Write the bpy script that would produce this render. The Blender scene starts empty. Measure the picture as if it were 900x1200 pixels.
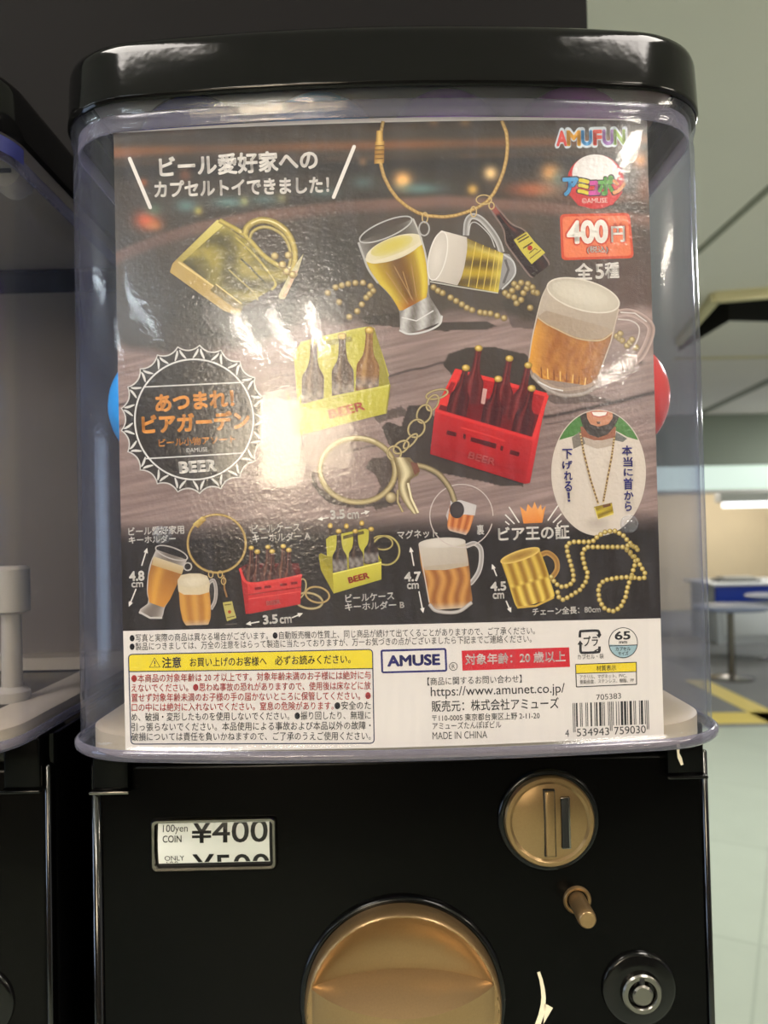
import bpy, bmesh, math, random
import numpy as np
from mathutils import Matrix, Vector

C = bpy.context.scene.collection
sc = bpy.context.scene
PI = math.pi

# ------------------------------------------------------------------ camera
EYE = Vector((0.0, -0.38, 1.5))
F = 900.0
PITCH, ROLL = 0.0222, -0.022
Rm = Matrix.Rotation(PI / 2 + PITCH, 3, 'X') @ Matrix.Rotation(ROLL, 3, 'Z')
cam_d = bpy.data.cameras.new('camera')
cam_d.sensor_fit = 'VERTICAL'; cam_d.sensor_height = 36.0; cam_d.sensor_width = 27.0
cam_d.lens = 36.0 * F / 1200.0
cam_d.clip_start = 0.02; cam_d.clip_end = 100
cam_d.dof.use_dof = True; cam_d.dof.focus_distance = 0.385; cam_d.dof.aperture_fstop = 10.0
cam = bpy.data.objects.new('camera', cam_d); C.objects.link(cam)
cam.matrix_world = Matrix.Translation(EYE) @ Rm.to_4x4()
sc.camera = cam

# ------------------------------------------------------------------ world, colour, main lights
w = bpy.data.worlds.new('room_air'); sc.world = w; w.use_nodes = True
w.node_tree.nodes['Background'].inputs[0].default_value = (1.0, 0.98, 0.95, 1)
w.node_tree.nodes['Background'].inputs[1].default_value = 0.38
sc.view_settings.view_transform = 'Standard'; sc.view_settings.look = 'None'
sc.view_settings.gamma = 1.0; sc.view_settings.exposure = 0.0
sc.view_settings.use_curve_mapping = False
sc.cycles.transparent_max_bounces = 40
sc.cycles.sample_clamp_indirect = 6.0

def area(name, loc, size, power, col, rot=(0, 0, 0)):
    l = bpy.data.lights.new(name, 'AREA'); l.shape = 'RECTANGLE'; l.size, l.size_y = size
    l.energy = power; l.color = col
    o = bpy.data.objects.new(name, l); C.objects.link(o); o.location = loc; o.rotation_euler = rot
    return o
WARM = (1.0, 0.93, 0.86); COOL = (1.0, 0.995, 0.96)
area('added_fill_light', (-0.9, -0.75, 2.86), (0.55, 1.0), 45, WARM)  # unseen fill lamps added to light the machine and the room
area('added_fill_light', (1.0, -0.75, 2.86), (0.55, 1.0), 45, WARM)
area('added_fill_light', (2.6, 3.4, 2.86), (0.55, 1.15), 50, COOL)
area('added_fill_light', (6.3, 8.0, 2.86), (0.55, 1.15), 80, COOL)
area('added_fill_light', (0.4, 3.4, 2.86), (0.55, 1.15), 40, COOL)

area('added_wall_fill', (5.6, 11.3, 2.4), (2.0, 0.6), 70, WARM)  # unseen lamp added to brighten the far wall

# ------------------------------------------------------------------ helpers
def lin(c):
    c = np.asarray(c, dtype=float) / 255.0
    return np.where(c <= 0.04045, c / 12.92, ((c + 0.055) / 1.055) ** 2.4)

def ray(px, py):
    px = np.asarray(px, float); py = np.asarray(py, float)
    v = np.stack([(px - 450) / F, -(py - 600) / F, -np.ones_like(px)], -1)
    return v @ np.array(Rm).T

def at(px, py, Y):
    d = ray(px, py); t = (Y - EYE.y) / d[1]
    return Vector((EYE.x + d[0] * t, Y, EYE.z + d[2] * t))

BOW, HWP = 0.008, 0.132
def front_y(X): return -BOW * (1 - (X / HWP) ** 2)

def on_poster(P, lift):
    """photo pixels -> points on the bowed sheet, lift metres in front of it"""
    P = np.asarray(P, float); d = ray(P[:, 0], P[:, 1])
    t = 0.38 / d[:, 1]
    for _ in range(6):
        t = (front_y(t * d[:, 0]) - lift + 0.38) / d[:, 1]
    return np.stack([d[:, 0] * t, EYE.y + d[:, 1] * t, EYE.z + d[:, 2] * t], -1)

def principled(name, col, rough=0.5, metal=0.0, spec=0.5, emit=None, estr=0.0, coat=0.0):
    m = bpy.data.materials.new(name); m.use_nodes = True
    b = m.node_tree.nodes['Principled BSDF']
    b.inputs['Base Color'].default_value = (*lin(col), 1)
    b.inputs['Roughness'].default_value = rough; b.inputs['Metallic'].default_value = metal
    b.inputs['Specular IOR Level'].default_value = spec
    b.inputs['Coat Weight'].default_value = coat
    if emit is not None:
        b.inputs['Emission Color'].default_value = (*lin(emit), 1); b.inputs['Emission Strength'].default_value = estr
    return m

def noisy(m, scale, amt, bump=0.0, bscale=None, stretch=(1, 1, 1)):
    """vary the base colour (and the surface) of a principled material with procedural noise"""
    nt = m.node_tree; b = nt.nodes['Principled BSDF']
    tc = nt.nodes.new('ShaderNodeTexCoord'); mp = nt.nodes.new('ShaderNodeMapping')
    mp.inputs['Scale'].default_value = stretch
    nt.links.new(tc.outputs['Object'], mp.inputs[0])
    n = nt.nodes.new('ShaderNodeTexNoise'); n.inputs['Scale'].default_value = scale; n.inputs['Detail'].default_value = 4
    nt.links.new(mp.outputs[0], n.inputs[0])
    if amt:
        mx = nt.nodes.new('ShaderNodeMix'); mx.data_type = 'RGBA'; mx.blend_type = 'MULTIPLY'
        mx.inputs[0].default_value = 1.0
        rp = nt.nodes.new('ShaderNodeMapRange'); rp.inputs[3].default_value = 1 - amt; rp.inputs[4].default_value = 1 + amt
        nt.links.new(n.outputs[0], rp.inputs[0])
        cc = nt.nodes.new('ShaderNodeCombineColor')
        for k in range(3): nt.links.new(rp.outputs[0], cc.inputs[k])
        mx.inputs[6].default_value = b.inputs['Base Color'].default_value
        nt.links.new(cc.outputs[0], mx.inputs[7]); nt.links.new(mx.outputs[2], b.inputs['Base Color'])
    if bump:
        n2 = nt.nodes.new('ShaderNodeTexNoise'); n2.inputs['Scale'].default_value = bscale or scale
        n2.inputs['Detail'].default_value = 3; nt.links.new(mp.outputs[0], n2.inputs[0])
        bp = nt.nodes.new('ShaderNodeBump'); bp.inputs['Strength'].default_value = bump; bp.inputs['Distance'].default_value = 0.002
        nt.links.new(n2.outputs[0], bp.inputs['Height']); nt.links.new(bp.outputs[0], b.inputs['Normal'])
    return m

def link(name, me, mat=None, parent=None, loc=None, smooth=None):
    o = bpy.data.objects.new(name, me); C.objects.link(o)
    if mat is not None:
        for m in (mat if isinstance(mat, (list, tuple)) else [mat]): me.materials.append(m)
    if parent is not None: o.parent = parent
    if loc is not None: o.location = loc
    if smooth is not None:
        for p in me.polygons: p.use_smooth = True
        me.set_sharp_from_angle(angle=math.radians(smooth))
    return o

def obj(name, bm, mat, parent=None, smooth=35, loc=None):
    bmesh.ops.recalc_face_normals(bm, faces=bm.faces)
    me = bpy.data.meshes.new(name); bm.to_mesh(me); bm.free()
    return link(name, me, mat, parent, loc, smooth)

def thing(name, label, cat, loc=(0, 0, 0), group=None):
    o = bpy.data.objects.new(name, None); C.objects.link(o); o.location = loc
    o.empty_display_size = 0.05
    return tag(o, label, cat, group)

def tag(o, label, cat, group=None):
    o['label'] = label; o['category'] = cat
    if group: o['group'] = group
    return o

def struct(o):
    o['kind'] = 'structure'; return o

def box(bm, x0, x1, y0, y1, z0, z1, bevel=0.0, seg=2):
    r = bmesh.ops.create_cube(bm, size=1.0)
    vs = r['verts']
    for v in vs:
        v.co = Vector((x0 + (v.co.x + .5) * (x1 - x0), y0 + (v.co.y + .5) * (y1 - y0), z0 + (v.co.z + .5) * (z1 - z0)))
    if bevel:
        es = list({e for v in vs for e in v.link_edges})
        bmesh.ops.bevel(bm, geom=es, offset=bevel, segments=seg, profile=0.5, affect='EDGES')
    return bm

def lathe_y(bm, cx, cz, prof, n=64, cap0=False, cap1=False):
    """rings about an axis along Y; prof = [(radius, y)]"""
    rings = []
    for r, y in prof:
        rings.append([bm.verts.new((cx + r * math.cos(a), y, cz + r * math.sin(a))) for a in np.linspace(0, 2 * PI, n, endpoint=False)])
    for a, b in zip(rings, rings[1:]):
        for k in range(n): bm.faces.new((a[k], a[(k + 1) % n], b[(k + 1) % n], b[k]))
    if cap0: bm.faces.new(rings[0])
    if cap1: bm.faces.new(rings[-1])
    return bm

def lathe_z(bm, cx, cy, prof, n=48, cap0=True, cap1=True):
    rings = []
    for r, z in prof:
        rings.append([bm.verts.new((cx + r * math.cos(a), cy + r * math.sin(a), z)) for a in np.linspace(0, 2 * PI, n, endpoint=False)])
    for a, b in zip(rings, rings[1:]):
        for k in range(n): bm.faces.new((a[k], a[(k + 1) % n], b[(k + 1) % n], b[k]))
    if cap0: bm.faces.new(rings[0])
    if cap1: bm.faces.new(rings[-1])
    return bm

def outline(hw, yf, yb, r, bow, grow=0.0, nc=14, nf=24, rb=0.02):
    """rounded-rectangle plan with a bowed front; counter-clockwise from the left end of the front"""
    pts = []
    hw += grow; yf -= grow; yb += grow; r += grow; rb += grow
    xs = np.linspace(-(hw - r), hw - r, nf)
    s = 2 * bow / (hw - r)                                    # slope at the end of the bowed front
    a0 = math.atan(s)
    for x in xs: pts.append((x, yf - bow * (1 - (x / (hw - r)) ** 2)))
    # corner from slope a0 to vertical, as an elliptic sweep
    ex, ey = hw, yf + r
    for k in range(1, nc + 1):
        a = a0 + (PI / 2 - a0) * k / nc
        # unit arc with the same end tangents, scaled to reach (hw, yf + r)
        ux = (math.sin(a) - math.sin(a0)) / (1 - math.sin(a0)); uy = (math.cos(a0) - math.cos(a)) / math.cos(a0)
        pts.append((hw - r + ux * r, yf + uy * r))
    right = pts[nf:]
    for k in range(0, nc + 1):
        a = PI / 2 * k / nc
        pts.append((hw - rb + rb * math.cos(a), yb - rb + rb * math.sin(a)))
    back_right = pts[-(nc + 1):]
    pts += [(-x, y) for x, y in reversed(back_right)]
    pts += [(-x, y) for x, y in reversed(right)]
    return pts

def loft(bm, loops, close=False, cap0=False, cap1=False):
    rings = [[bm.verts.new(p) for p in L] for L in loops]
    n = len(rings[0]); pairs = list(zip(rings, rings[1:]))
    if close: pairs.append((rings[-1], rings[0]))
    for a, b in pairs:
        for k in range(n): bm.faces.new((a[k], a[(k + 1) % n], b[(k + 1) % n], b[k]))
    if cap0: bm.faces.new(rings[0])
    if cap1: bm.faces.new(rings[-1])
    return bm

# ------------------------------------------------------------------ materials
M = {}
M['black_plastic'] = noisy(principled('glossy_black_plastic', (8, 8, 8), 0.16, spec=0.3), 60, 0.25, 0.02, 40)
M['black_lid'] = noisy(principled('scuffed_black_lid', (12, 12, 12), 0.09, spec=0.2), 90, 0.3, 0.10, 55)
M['black_panel'] = principled('black_coated_panel', (4, 4, 4), 0.20, spec=0.10)
M['gold'] = noisy(principled('gold_painted_plastic', (150, 123, 86), 0.29, metal=0.75), 900, 0.10)
M['silver'] = principled('satin_metal', (128, 124, 118), 0.25, metal=1.0)
M['dark_slot'] = principled('dark_gap', (6, 6, 6), 0.6)
M['cream'] = noisy(principled('cream_plastic', (172, 158, 138), 0.45), 20, 0.03)
M['white_plastic'] = principled('off_white_plastic', (158, 150, 138), 0.45)
M['cream_ink'] = principled('cream_paint', (235, 222, 195), 0.5)
M['black_ink'] = principled('black_ink', (22, 20, 20), 0.5)
M['grey_panel'] = noisy(principled('brown_grey_panel', (132, 122, 112), 0.6), 6, 0.15)
M['edge'] = principled('glossy_glint_strip', (6, 6, 7), 0.12, spec=1.0)
M['card'] = principled('white_card', (236, 236, 230), 0.6)
M['blue_sticker'] = principled('dark_blue_sticker', (40, 44, 96), 0.5)
M['backboard'] = noisy(principled('dark_grey_board', (22, 21, 21), 0.7, spec=0.05), 3, 0.12)

def clear_plastic(name, face, edge, haze, bump, rough=0.02, bscale=70.0, gloss=1.0, hcol=(0.72, 0.74, 0.80), scuff=1.0):
    m = bpy.data.materials.new(name); m.use_nodes = True
    nt = m.node_tree; nt.nodes.clear(); N = nt.nodes.new; L = nt.links.new
    out = N('ShaderNodeOutputMaterial'); tr = N('ShaderNodeBsdfTransparent'); gl = N('ShaderNodeBsdfGlossy')
    gl.inputs['Roughness'].default_value = rough
    df = N('ShaderNodeBsdfDiffuse'); df.inputs[0].default_value = (*hcol, 1)
    tl = N('ShaderNodeBsdfTranslucent'); tl.inputs[0].default_value = (*hcol, 1)
    ad = N('ShaderNodeMixShader'); ad.inputs[0].default_value = 0.5; L(df.outputs[0], ad.inputs[1]); L(tl.outputs[0], ad.inputs[2])
    lw = N('ShaderNodeLayerWeight'); lw.inputs[0].default_value = 0.5
    pw = N('ShaderNodeMath'); pw.operation = 'POWER'; pw.inputs[1].default_value = 3.0; L(lw.outputs['Facing'], pw.inputs[0])
    mc = N('ShaderNodeMix'); mc.data_type = 'RGBA'
    mc.inputs[6].default_value = (*face, 1); mc.inputs[7].default_value = (*edge, 1)
    L(pw.outputs[0], mc.inputs[0]); L(mc.outputs[2], tr.inputs[0])
    # fine scuffs: hazier where the noise is high
    tc = N('ShaderNodeTexCoord')
    sn = N('ShaderNodeTexNoise'); sn.inputs['Scale'].default_value = 240.0; sn.inputs['Detail'].default_value = 3
    mp = N('ShaderNodeMapping'); mp.inputs['Scale'].default_value = (1, 1, 0.12); mp.inputs['Rotation'].default_value = (0, 0.5, 0)
    L(tc.outputs['Object'], mp.inputs[0]); L(mp.outputs[0], sn.inputs[0])
    mr = N('ShaderNodeMapRange'); mr.inputs[1].default_value = 0.45; mr.inputs[2].default_value = 0.75
    mr.inputs[3].default_value = haze * (1 - .3 * scuff); mr.inputs[4].default_value = haze * (1 + .9 * scuff); L(sn.outputs[0], mr.inputs[0])
    hz = N('ShaderNodeMath'); hz.operation = 'MULTIPLY_ADD'; L(pw.outputs[0], hz.inputs[0]); hz.inputs[1].default_value = haze * 2.5; L(mr.outputs[0], hz.inputs[2])
    m1 = N('ShaderNodeMixShader'); L(hz.outputs[0], m1.inputs[0]); L(tr.outputs[0], m1.inputs[1]); L(ad.outputs[0], m1.inputs[2])
    p5 = N('ShaderNodeMath'); p5.operation = 'POWER'; p5.inputs[1].default_value = 5.0; L(lw.outputs['Facing'], p5.inputs[0])
    fm = N('ShaderNodeMath'); fm.operation = 'MULTIPLY_ADD'; fm.inputs[1].default_value = 0.9 * gloss; fm.inputs[2].default_value = 0.036 * gloss; L(p5.outputs[0], fm.inputs[0])
    n2 = N('ShaderNodeTexNoise'); n2.inputs['Scale'].default_value = bscale; n2.inputs['Detail'].default_value = 4
    L(tc.outputs['Object'], n2.inputs[0])
    bp = N('ShaderNodeBump'); bp.inputs['Strength'].default_value = bump; bp.inputs['Distance'].default_value = 0.001
    n3 = N('ShaderNodeTexNoise'); n3.inputs['Scale'].default_value = 420.0; n3.inputs['Detail'].default_value = 1; L(tc.outputs['Object'], n3.inputs[0])
    hm = N('ShaderNodeMath'); hm.operation = 'MULTIPLY_ADD'; hm.inputs[1].default_value = 0.5; L(n3.outputs[0], hm.inputs[0]); L(n2.outputs[0], hm.inputs[2])
    L(hm.outputs[0], bp.inputs['Height']); L(bp.outputs[0], gl.inputs['Normal'])
    m2 = N('ShaderNodeMixShader'); L(fm.outputs[0], m2.inputs[0]); L(m1.outputs[0], m2.inputs[1]); L(gl.outputs[0], m2.inputs[2])
    L(m2.outputs[0], out.inputs[0])
    g2 = N('ShaderNodeBsdfGlossy'); g2.inputs['Roughness'].default_value = 0.17; L(bp.outputs[0], g2.inputs['Normal'])
    gm = N('ShaderNodeMixShader'); gm.inputs[0].default_value = 0.45; L(gl.outputs[0], gm.inputs[1]); L(g2.outputs[0], gm.inputs[2]); L(gm.outputs[0], m2.inputs[2])
    return m
M['clear'] = clear_plastic('clear_case_plastic', (0.97, 0.97, 0.98), (0.60, 0.64, 0.82), 0.023, 0.06, gloss=0.75, hcol=(0.64, 0.68, 0.84))
M['frosted'] = clear_plastic('frosted_lavender_plastic', (0.78, 0.76, 0.84), (0.55, 0.56, 0.72), 0.30, 0.1, hcol=(0.30, 0.29, 0.35), scuff=0.1)
M['ledge'] = clear_plastic('frosted_ledge_plastic', (0.80, 0.79, 0.85), (0.6, 0.6, 0.72), 0.30, 0.1, hcol=(0.40, 0.38, 0.45), scuff=0.1)
M['gel'] = clear_plastic('clear_gel_bump', (0.86, 0.87, 0.9), (0.55, 0.57, 0.65), 0.10, 0.2)

ink = bpy.data.materials.new('printed_ink'); ink.use_nodes = True
_b = ink.node_tree.nodes['Principled BSDF']; _b.inputs['Roughness'].default_value = 0.16
_b.inputs['Specular IOR Level'].default_value = 0.55
_a = ink.node_tree.nodes.new('ShaderNodeVertexColor'); _a.layer_name = 'ink'
ink.node_tree.links.new(_a.outputs[0], _b.inputs['Base Color'])
_tc = ink.node_tree.nodes.new('ShaderNodeTexCoord'); _n = ink.node_tree.nodes.new('ShaderNodeTexNoise'); _n.inputs['Scale'].default_value = 430.0; _n.inputs['Detail'].default_value = 2
ink.node_tree.links.new(_tc.outputs['Object'], _n.inputs[0]); _bp = ink.node_tree.nodes.new('ShaderNodeBump'); _bp.inputs['Strength'].default_value = 0.20; _bp.inputs['Distance'].default_value = 0.001
ink.node_tree.links.new(_n.outputs[0], _bp.inputs['Height']); ink.node_tree.links.new(_bp.outputs[0], _b.inputs['Normal'])
INK_GAIN = 0.97

# ------------------------------------------------------------------ flat printing on the poster sheet
STEP = 1.4e-5
_fonts = {}
def text_mesh(body, bold, res):
    key = (body, bold, res)
    if key in _fonts: return _fonts[key]
    c = bpy.data.curves.new('glyphs', 'FONT'); c.body = body; c.resolution_u = res; c.offset = min(0.0, bold)
    o = bpy.data.objects.new('glyphs', c)
    me = o.to_mesh()
    V = np.array([v.co[:2] for v in me.vertices]); Fc = [tuple(p.vertices) for p in me.polygons]
    o.to_mesh_clear(); bpy.data.objects.remove(o); bpy.data.curves.remove(c)
    if bold > 0:
        n = 10 if bold > .03 else 8 if bold > .015 else 4; V0, F0 = V, Fc; V, Fc = [], []
        for k in range(n):
            a = 2 * PI * (k + .5) / n; Fc += [tuple(i + k * len(V0) for i in f) for f in F0]
            V.append(V0 + bold * np.array([math.cos(a), math.sin(a)]))
        if bold > .045: Fc += [tuple(i + n * len(V0) for i in f) for f in F0]; V.append(V0)
        V = np.concatenate(V)
    _fonts[key] = (V, Fc); return V, Fc

def crom(pts, n=6):
    pts = np.asarray(pts, float); q = np.vstack([2 * pts[0] - pts[1], pts, 2 * pts[-1] - pts[-2]]); out = []
    for i in range(1, len(q) - 2):
        for t in np.arange(n) / n:
            out.append(.5 * (2 * q[i] + (q[i + 1] - q[i - 1]) * t + (2 * q[i - 1] - 5 * q[i] + 4 * q[i + 1] - q[i + 2]) * t * t + (3 * q[i] - q[i - 1] - 3 * q[i + 1] + q[i + 2]) * t ** 3))
    out.append(pts[-1]); return np.array(out)

class Print:
    def __init__(s, base=1):
        s.v = []; s.f = []; s.c = []; s.l = []; s.k = base; s.hold = False
    def add(s, P, faces, cols, up=True):
        n = len(s.v); P = np.asarray(P, float)
        s.v += P.tolist(); s.f += [tuple(i + n for i in f) for f in faces]
        cols = np.asarray(cols, float)
        if cols.ndim == 1: cols = np.tile(cols, (len(P), 1))
        s.c += cols.tolist(); s.l += [s.k] * len(P)
        if up and not s.hold: s.k += 1
        return s
    def poly(s, pts, col):
        return s.add(pts, [tuple(range(len(pts)))], col)
    def grad(s, pts, cols):                    # polygon with a colour at each corner
        return s.add(pts, [tuple(range(len(pts)))], np.asarray(cols, float))
    def ruled(s, A, B, n, m, fn):
        """quad field between polylines A and B (resampled to m); fn(u across 0..1, t along 0..1) -> rgb"""
        def rs(L):
            L = np.asarray(L, float); L = crom(L) if len(L) >= 5 else L; d = np.r_[0, np.cumsum(np.hypot(*np.diff(L, axis=0).T))]; q = np.linspace(0, d[-1], m)
            return np.stack([np.interp(q, d, L[:, 0]), np.interp(q, d, L[:, 1])], -1)
        A, B = rs(A), rs(B); P = []; cs = []
        for j in range(m):
            for i in range(n):
                u = i / (n - 1); P.append(A[j] * (1 - u) + B[j] * u); cs.append(fn(u, j / (m - 1)))
        fs = [(j * n + i, j * n + i + 1, (j + 1) * n + i + 1, (j + 1) * n + i) for j in range(m - 1) for i in range(n - 1)]
        return s.add(P, fs, cs)
    def turned(s, a0, a1, prof, bulge, fn, n=25):
        """picture of a turned body: axis a0->a1, prof=[(t, radius)], rows curved by bulge"""
        a0, a1 = np.array(a0, float), np.array(a1, float); ax = a1 - a0; ln = np.hypot(*ax); e = ax / ln; p = np.array([-e[1], e[0]])
        if p[0] < 0: p = -p
        P = []; cs = []
        T = [q[0] for q in prof]
        for t, r in prof:
            for i in range(n):
                q = -1 + 2 * i / (n - 1)
                P.append(a0 + ax * t + p * r * q + e * bulge * r * math.sqrt(max(0, 1 - q * q))); cs.append(fn(q, t))
        m = len(prof)
        fs = [(j * n + i, j * n + i + 1, (j + 1) * n + i + 1, (j + 1) * n + i) for j in range(m - 1) for i in range(n - 1)]
        return s.add(P, fs, cs)
    def stroke(s, pts, wd, col, closed=False, edge=None):
        pts = np.asarray(pts, float)
        if not closed and 4 <= len(pts) < 30 and np.ndim(wd) == 0: pts = crom(pts)
        n = len(pts)
        if closed: d = np.roll(pts, -1, 0) - np.roll(pts, 1, 0)
        else: d = np.gradient(pts, axis=0)
        d /= np.maximum(np.hypot(d[:, 0], d[:, 1])[:, None], 1e-9); nn = np.stack([-d[:, 1], d[:, 0]], -1)
        wv = np.broadcast_to(np.asarray(wd, float), (n,))[:, None] / 2
        if edge is None:
            P = np.concatenate([pts - nn * wv, pts + nn * wv]); col = np.asarray(col, float)
            cs = col if col.ndim == 1 else np.concatenate([col, col]); k = 2
        else:
            P = np.concatenate([pts - nn * wv, pts - nn * wv * .15, pts + nn * wv]); cs = np.concatenate([np.tile(edge, (n, 1)), np.tile(col, (n, 1)), np.tile(edge, (n, 1))]); k = 3
        fs = []
        for b in range(k - 1):
            for i in range(n if closed else n - 1):
                j = (i + 1) % n; fs.append((b * n + i, b * n + j, (b + 1) * n + j, (b + 1) * n + i))
        return s.add(P, fs, cs)
    def disc(s, c, rx, ry, col, rim=None, rot=0.0, n=36, off=(0, 0), a0=0, a1=2 * PI, mid=None):
        a = np.linspace(a0, a1, n, endpoint=False); cr, sr = math.cos(rot), math.sin(rot)
        def ring(k): return np.stack([c[0] + k * (rx * np.cos(a) * cr - ry * np.sin(a) * sr), c[1] + k * (rx * np.cos(a) * sr + ry * np.sin(a) * cr)], -1)
        rim = col if rim is None else rim
        P = [[c[0] + off[0], c[1] + off[1]]]; cs = [col]
        R1 = ring(.55) + np.array(off) * .5; R2 = ring(1.0)
        P += R1.tolist() + R2.tolist(); md = (np.asarray(col, float) * .6 + np.asarray(rim, float) * .4) if mid is None else mid
        cs += [md] * n + [rim] * n
        fs = [(0, 1 + k, 1 + (k + 1) % n) for k in range(n)] + [(1 + k, 1 + n + k, 1 + n + (k + 1) % n, 1 + (k + 1) % n) for k in range(n)]
        return s.add(P, fs, cs)
    def ring(s, c, rx, ry, wd, col, edge=None, rot=0.0, n=48, a0=0, a1=2 * PI):
        full = abs(a1 - a0 - 2 * PI) < 1e-6
        a = np.linspace(a0, a1, n, endpoint=not full); cr, sr = math.cos(rot), math.sin(rot)
        P = np.stack([c[0] + rx * np.cos(a) * cr - ry * np.sin(a) * sr, c[1] + rx * np.cos(a) * sr + ry * np.sin(a) * cr], -1)
        return s.stroke(P, wd, col, full, edge)
    def rrect(s, q, r, col, n=6, wd=None):
        """rounded quad given by its 4 corners (tl, tr, br, bl); wd = outline only"""
        q = np.asarray(q, float); pts = []
        for k in range(4):
            p, a, b = q[k], q[k - 1], q[(k + 1) % 4]
            ua = (a - p) / np.hypot(*(a - p)); ub = (b - p) / np.hypot(*(b - p))
            for i in range(n + 1):
                t = i / n; pts.append(p + ua * r * (1 - t) ** 2 + ub * r * t ** 2)
        return s.stroke(pts, wd, col, True) if wd else s.poly(pts, col)
    def text(s, body, p0, p1, h, col, bold=0.0, res=2, clip=None):
        """body fitted with its lower left corner at p0, lower right at p1 and height h"""
        V, Fc = text_mesh(body, bold, res)
        lo, hi = V.min(0), V.max(0)
        p0 = np.array(p0, float); p1 = np.array(p1, float); ex = p1 - p0; ln = np.hypot(*ex); e = ex / ln; up = np.array([e[1], -e[0]])
        if up[1] > 0: up = -up
        U = (V - lo) / (hi - lo)
        P = p0 + U[:, :1] * ex + U[:, 1:] * h * up
        return s.add(P, Fc, col)
    def build(s, name, parent, lift0=0.0, cut=True):
        V = np.asarray(s.v); Lr = np.asarray(s.l, float)
        cl = np.clip(lin(np.clip(np.asarray(s.c), 0, 255)) * INK_GAIN, 0, 0.9)
        me = bpy.data.meshes.new(name); me.from_pydata(np.c_[V, Lr].tolist(), [], s.f)
        at_ = me.color_attributes.new('ink', 'FLOAT_COLOR', 'POINT')
        at_.data.foreach_set('color', np.concatenate([cl, np.ones((len(cl), 1))], 1).astype(np.float32).ravel())
        bm = bmesh.new(); bm.from_mesh(me)
        if cut:                                    # wide shapes follow the bow of the sheet
            for x in np.arange(math.floor(V[:, 0].min() / 12) * 12, V[:, 0].max(), 12.0):
                fs = [f for f in bm.faces if (lambda q: min(q) < x - .01 and max(q) > x + .01 and max(q) - min(q) > 12.5)([v.co.x for v in f.verts])]
                if fs:
                    es = list({e for f in fs for e in f.edges}); vs = list({v for f in fs for v in f.verts})
                    bmesh.ops.bisect_plane(bm, geom=vs + es + fs, plane_co=(x, 0, 0), plane_no=(1, 0, 0))
        W = on_poster(np.array([v.co[:2] for v in bm.verts]), lift0 + np.array([v.co.z for v in bm.verts]) * STEP)
        for v, p in zip(bm.verts, W): v.co = p
        bm.normal_update()
        fl = [f for f in bm.faces if f.normal.y > 0]   # faces look towards the viewer
        if fl: bmesh.ops.reverse_faces(bm, faces=fl)
        bm.to_mesh(me); bm.free()
        return link(name, me, ink, parent)

def vnoise(x, y, seed=0):
    def h(i, j):
        q = np.sin(i * 127.1 + j * 311.7 + seed * 74.7) * 43758.5453
        return q - np.floor(q)
    i, j = np.floor(x), np.floor(y); u, v = x - i, y - j
    u = u * u * (3 - 2 * u); v = v * v * (3 - 2 * v)
    return (h(i, j) * (1 - u) + h(i + 1, j) * u) * (1 - v) + (h(i, j + 1) * (1 - u) + h(i + 1, j + 1) * u) * v
def mixc(a, b, t): return np.asarray(a, float) * (1 - t) + np.asarray(b, float) * t
# ------------------------------------------------------------------ the room
H_CEIL = 2.9
def on_z(px, py, z):
    d = ray(px, py); t = (z - EYE.z) / d[2]; return Vector((d[0] * t, EYE.y + d[1] * t, z))

m_floor = noisy(principled('pale_green_vinyl_tile', (176, 186, 172), 0.42, spec=0.35), 5, 0.06)
nt = m_floor.node_tree; bt = nt.nodes.new('ShaderNodeTexBrick'); tcf = nt.nodes.new('ShaderNodeTexCoord'); mpf = nt.nodes.new('ShaderNodeMapping')
mpf.inputs['Rotation'].default_value = (0, 0, 0.5); nt.links.new(tcf.outputs['Object'], mpf.inputs[0]); nt.links.new(mpf.outputs[0], bt.inputs[0])
bt.offset = 0.0; bt.inputs['Scale'].default_value = 1.0; bt.inputs['Mortar Size'].default_value = 0.006
bt.inputs['Brick Width'].default_value = 0.9; bt.inputs['Row Height'].default_value = 0.9
for k, v in (('Color1', 1.0), ('Color2', 0.96), ('Mortar', 0.82)): bt.inputs[k].default_value = (v, v, v, 1)
bb = nt.nodes['Principled BSDF']; src = bb.inputs['Base Color'].links[0].from_socket
mm = nt.nodes.new('ShaderNodeMix'); mm.data_type = 'RGBA'; mm.blend_type = 'MULTIPLY'; mm.inputs[0].default_value = 1
nt.links.new(src, mm.inputs[6]); nt.links.new(bt.outputs[0], mm.inputs[7]); nt.links.new(mm.outputs[2], bb.inputs['Base Color'])
m_carpet = noisy(principled('grey_floor_covering', (118, 120, 120), 0.7), 8, 0.08)
m_ceil = noisy(principled('grey_green_ceiling_paint', (236, 231, 224), 0.8), 2, 0.03)
m_bulk = principled('grey_green_bulkhead_paint', (150, 160, 146), 0.7)
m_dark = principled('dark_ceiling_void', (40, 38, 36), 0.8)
m_trim = principled('cream_yellow_trim', (214, 204, 160), 0.5)
m_wall = noisy(principled('beige_far_wall', (222, 206, 172), 0.7), 3, 0.05)
m_rear = noisy(principled('brown_rear_wall', (96, 86, 78), 0.7), 2, 0.15)
m_line = principled('grey_ceiling_joint', (142, 142, 130), 0.8)
m_tube = principled('lit_tube', (255, 255, 255), 0.5, emit=(255, 244, 226), estr=80.0)
m_tubec = principled('lit_cool_tube', (255, 255, 255), 0.5, emit=(232, 246, 255), estr=26.0)
m_diff = principled('fill_panel_diffuser', (250, 250, 245), 0.5, emit=(255, 246, 230), estr=3.0)
m_fascia = principled('lit_fascia', (150, 160, 152), 0.5, emit=(226, 246, 232), estr=0.8)
m_house = principled('white_lamp_housing', (215, 214, 208), 0.5)

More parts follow.
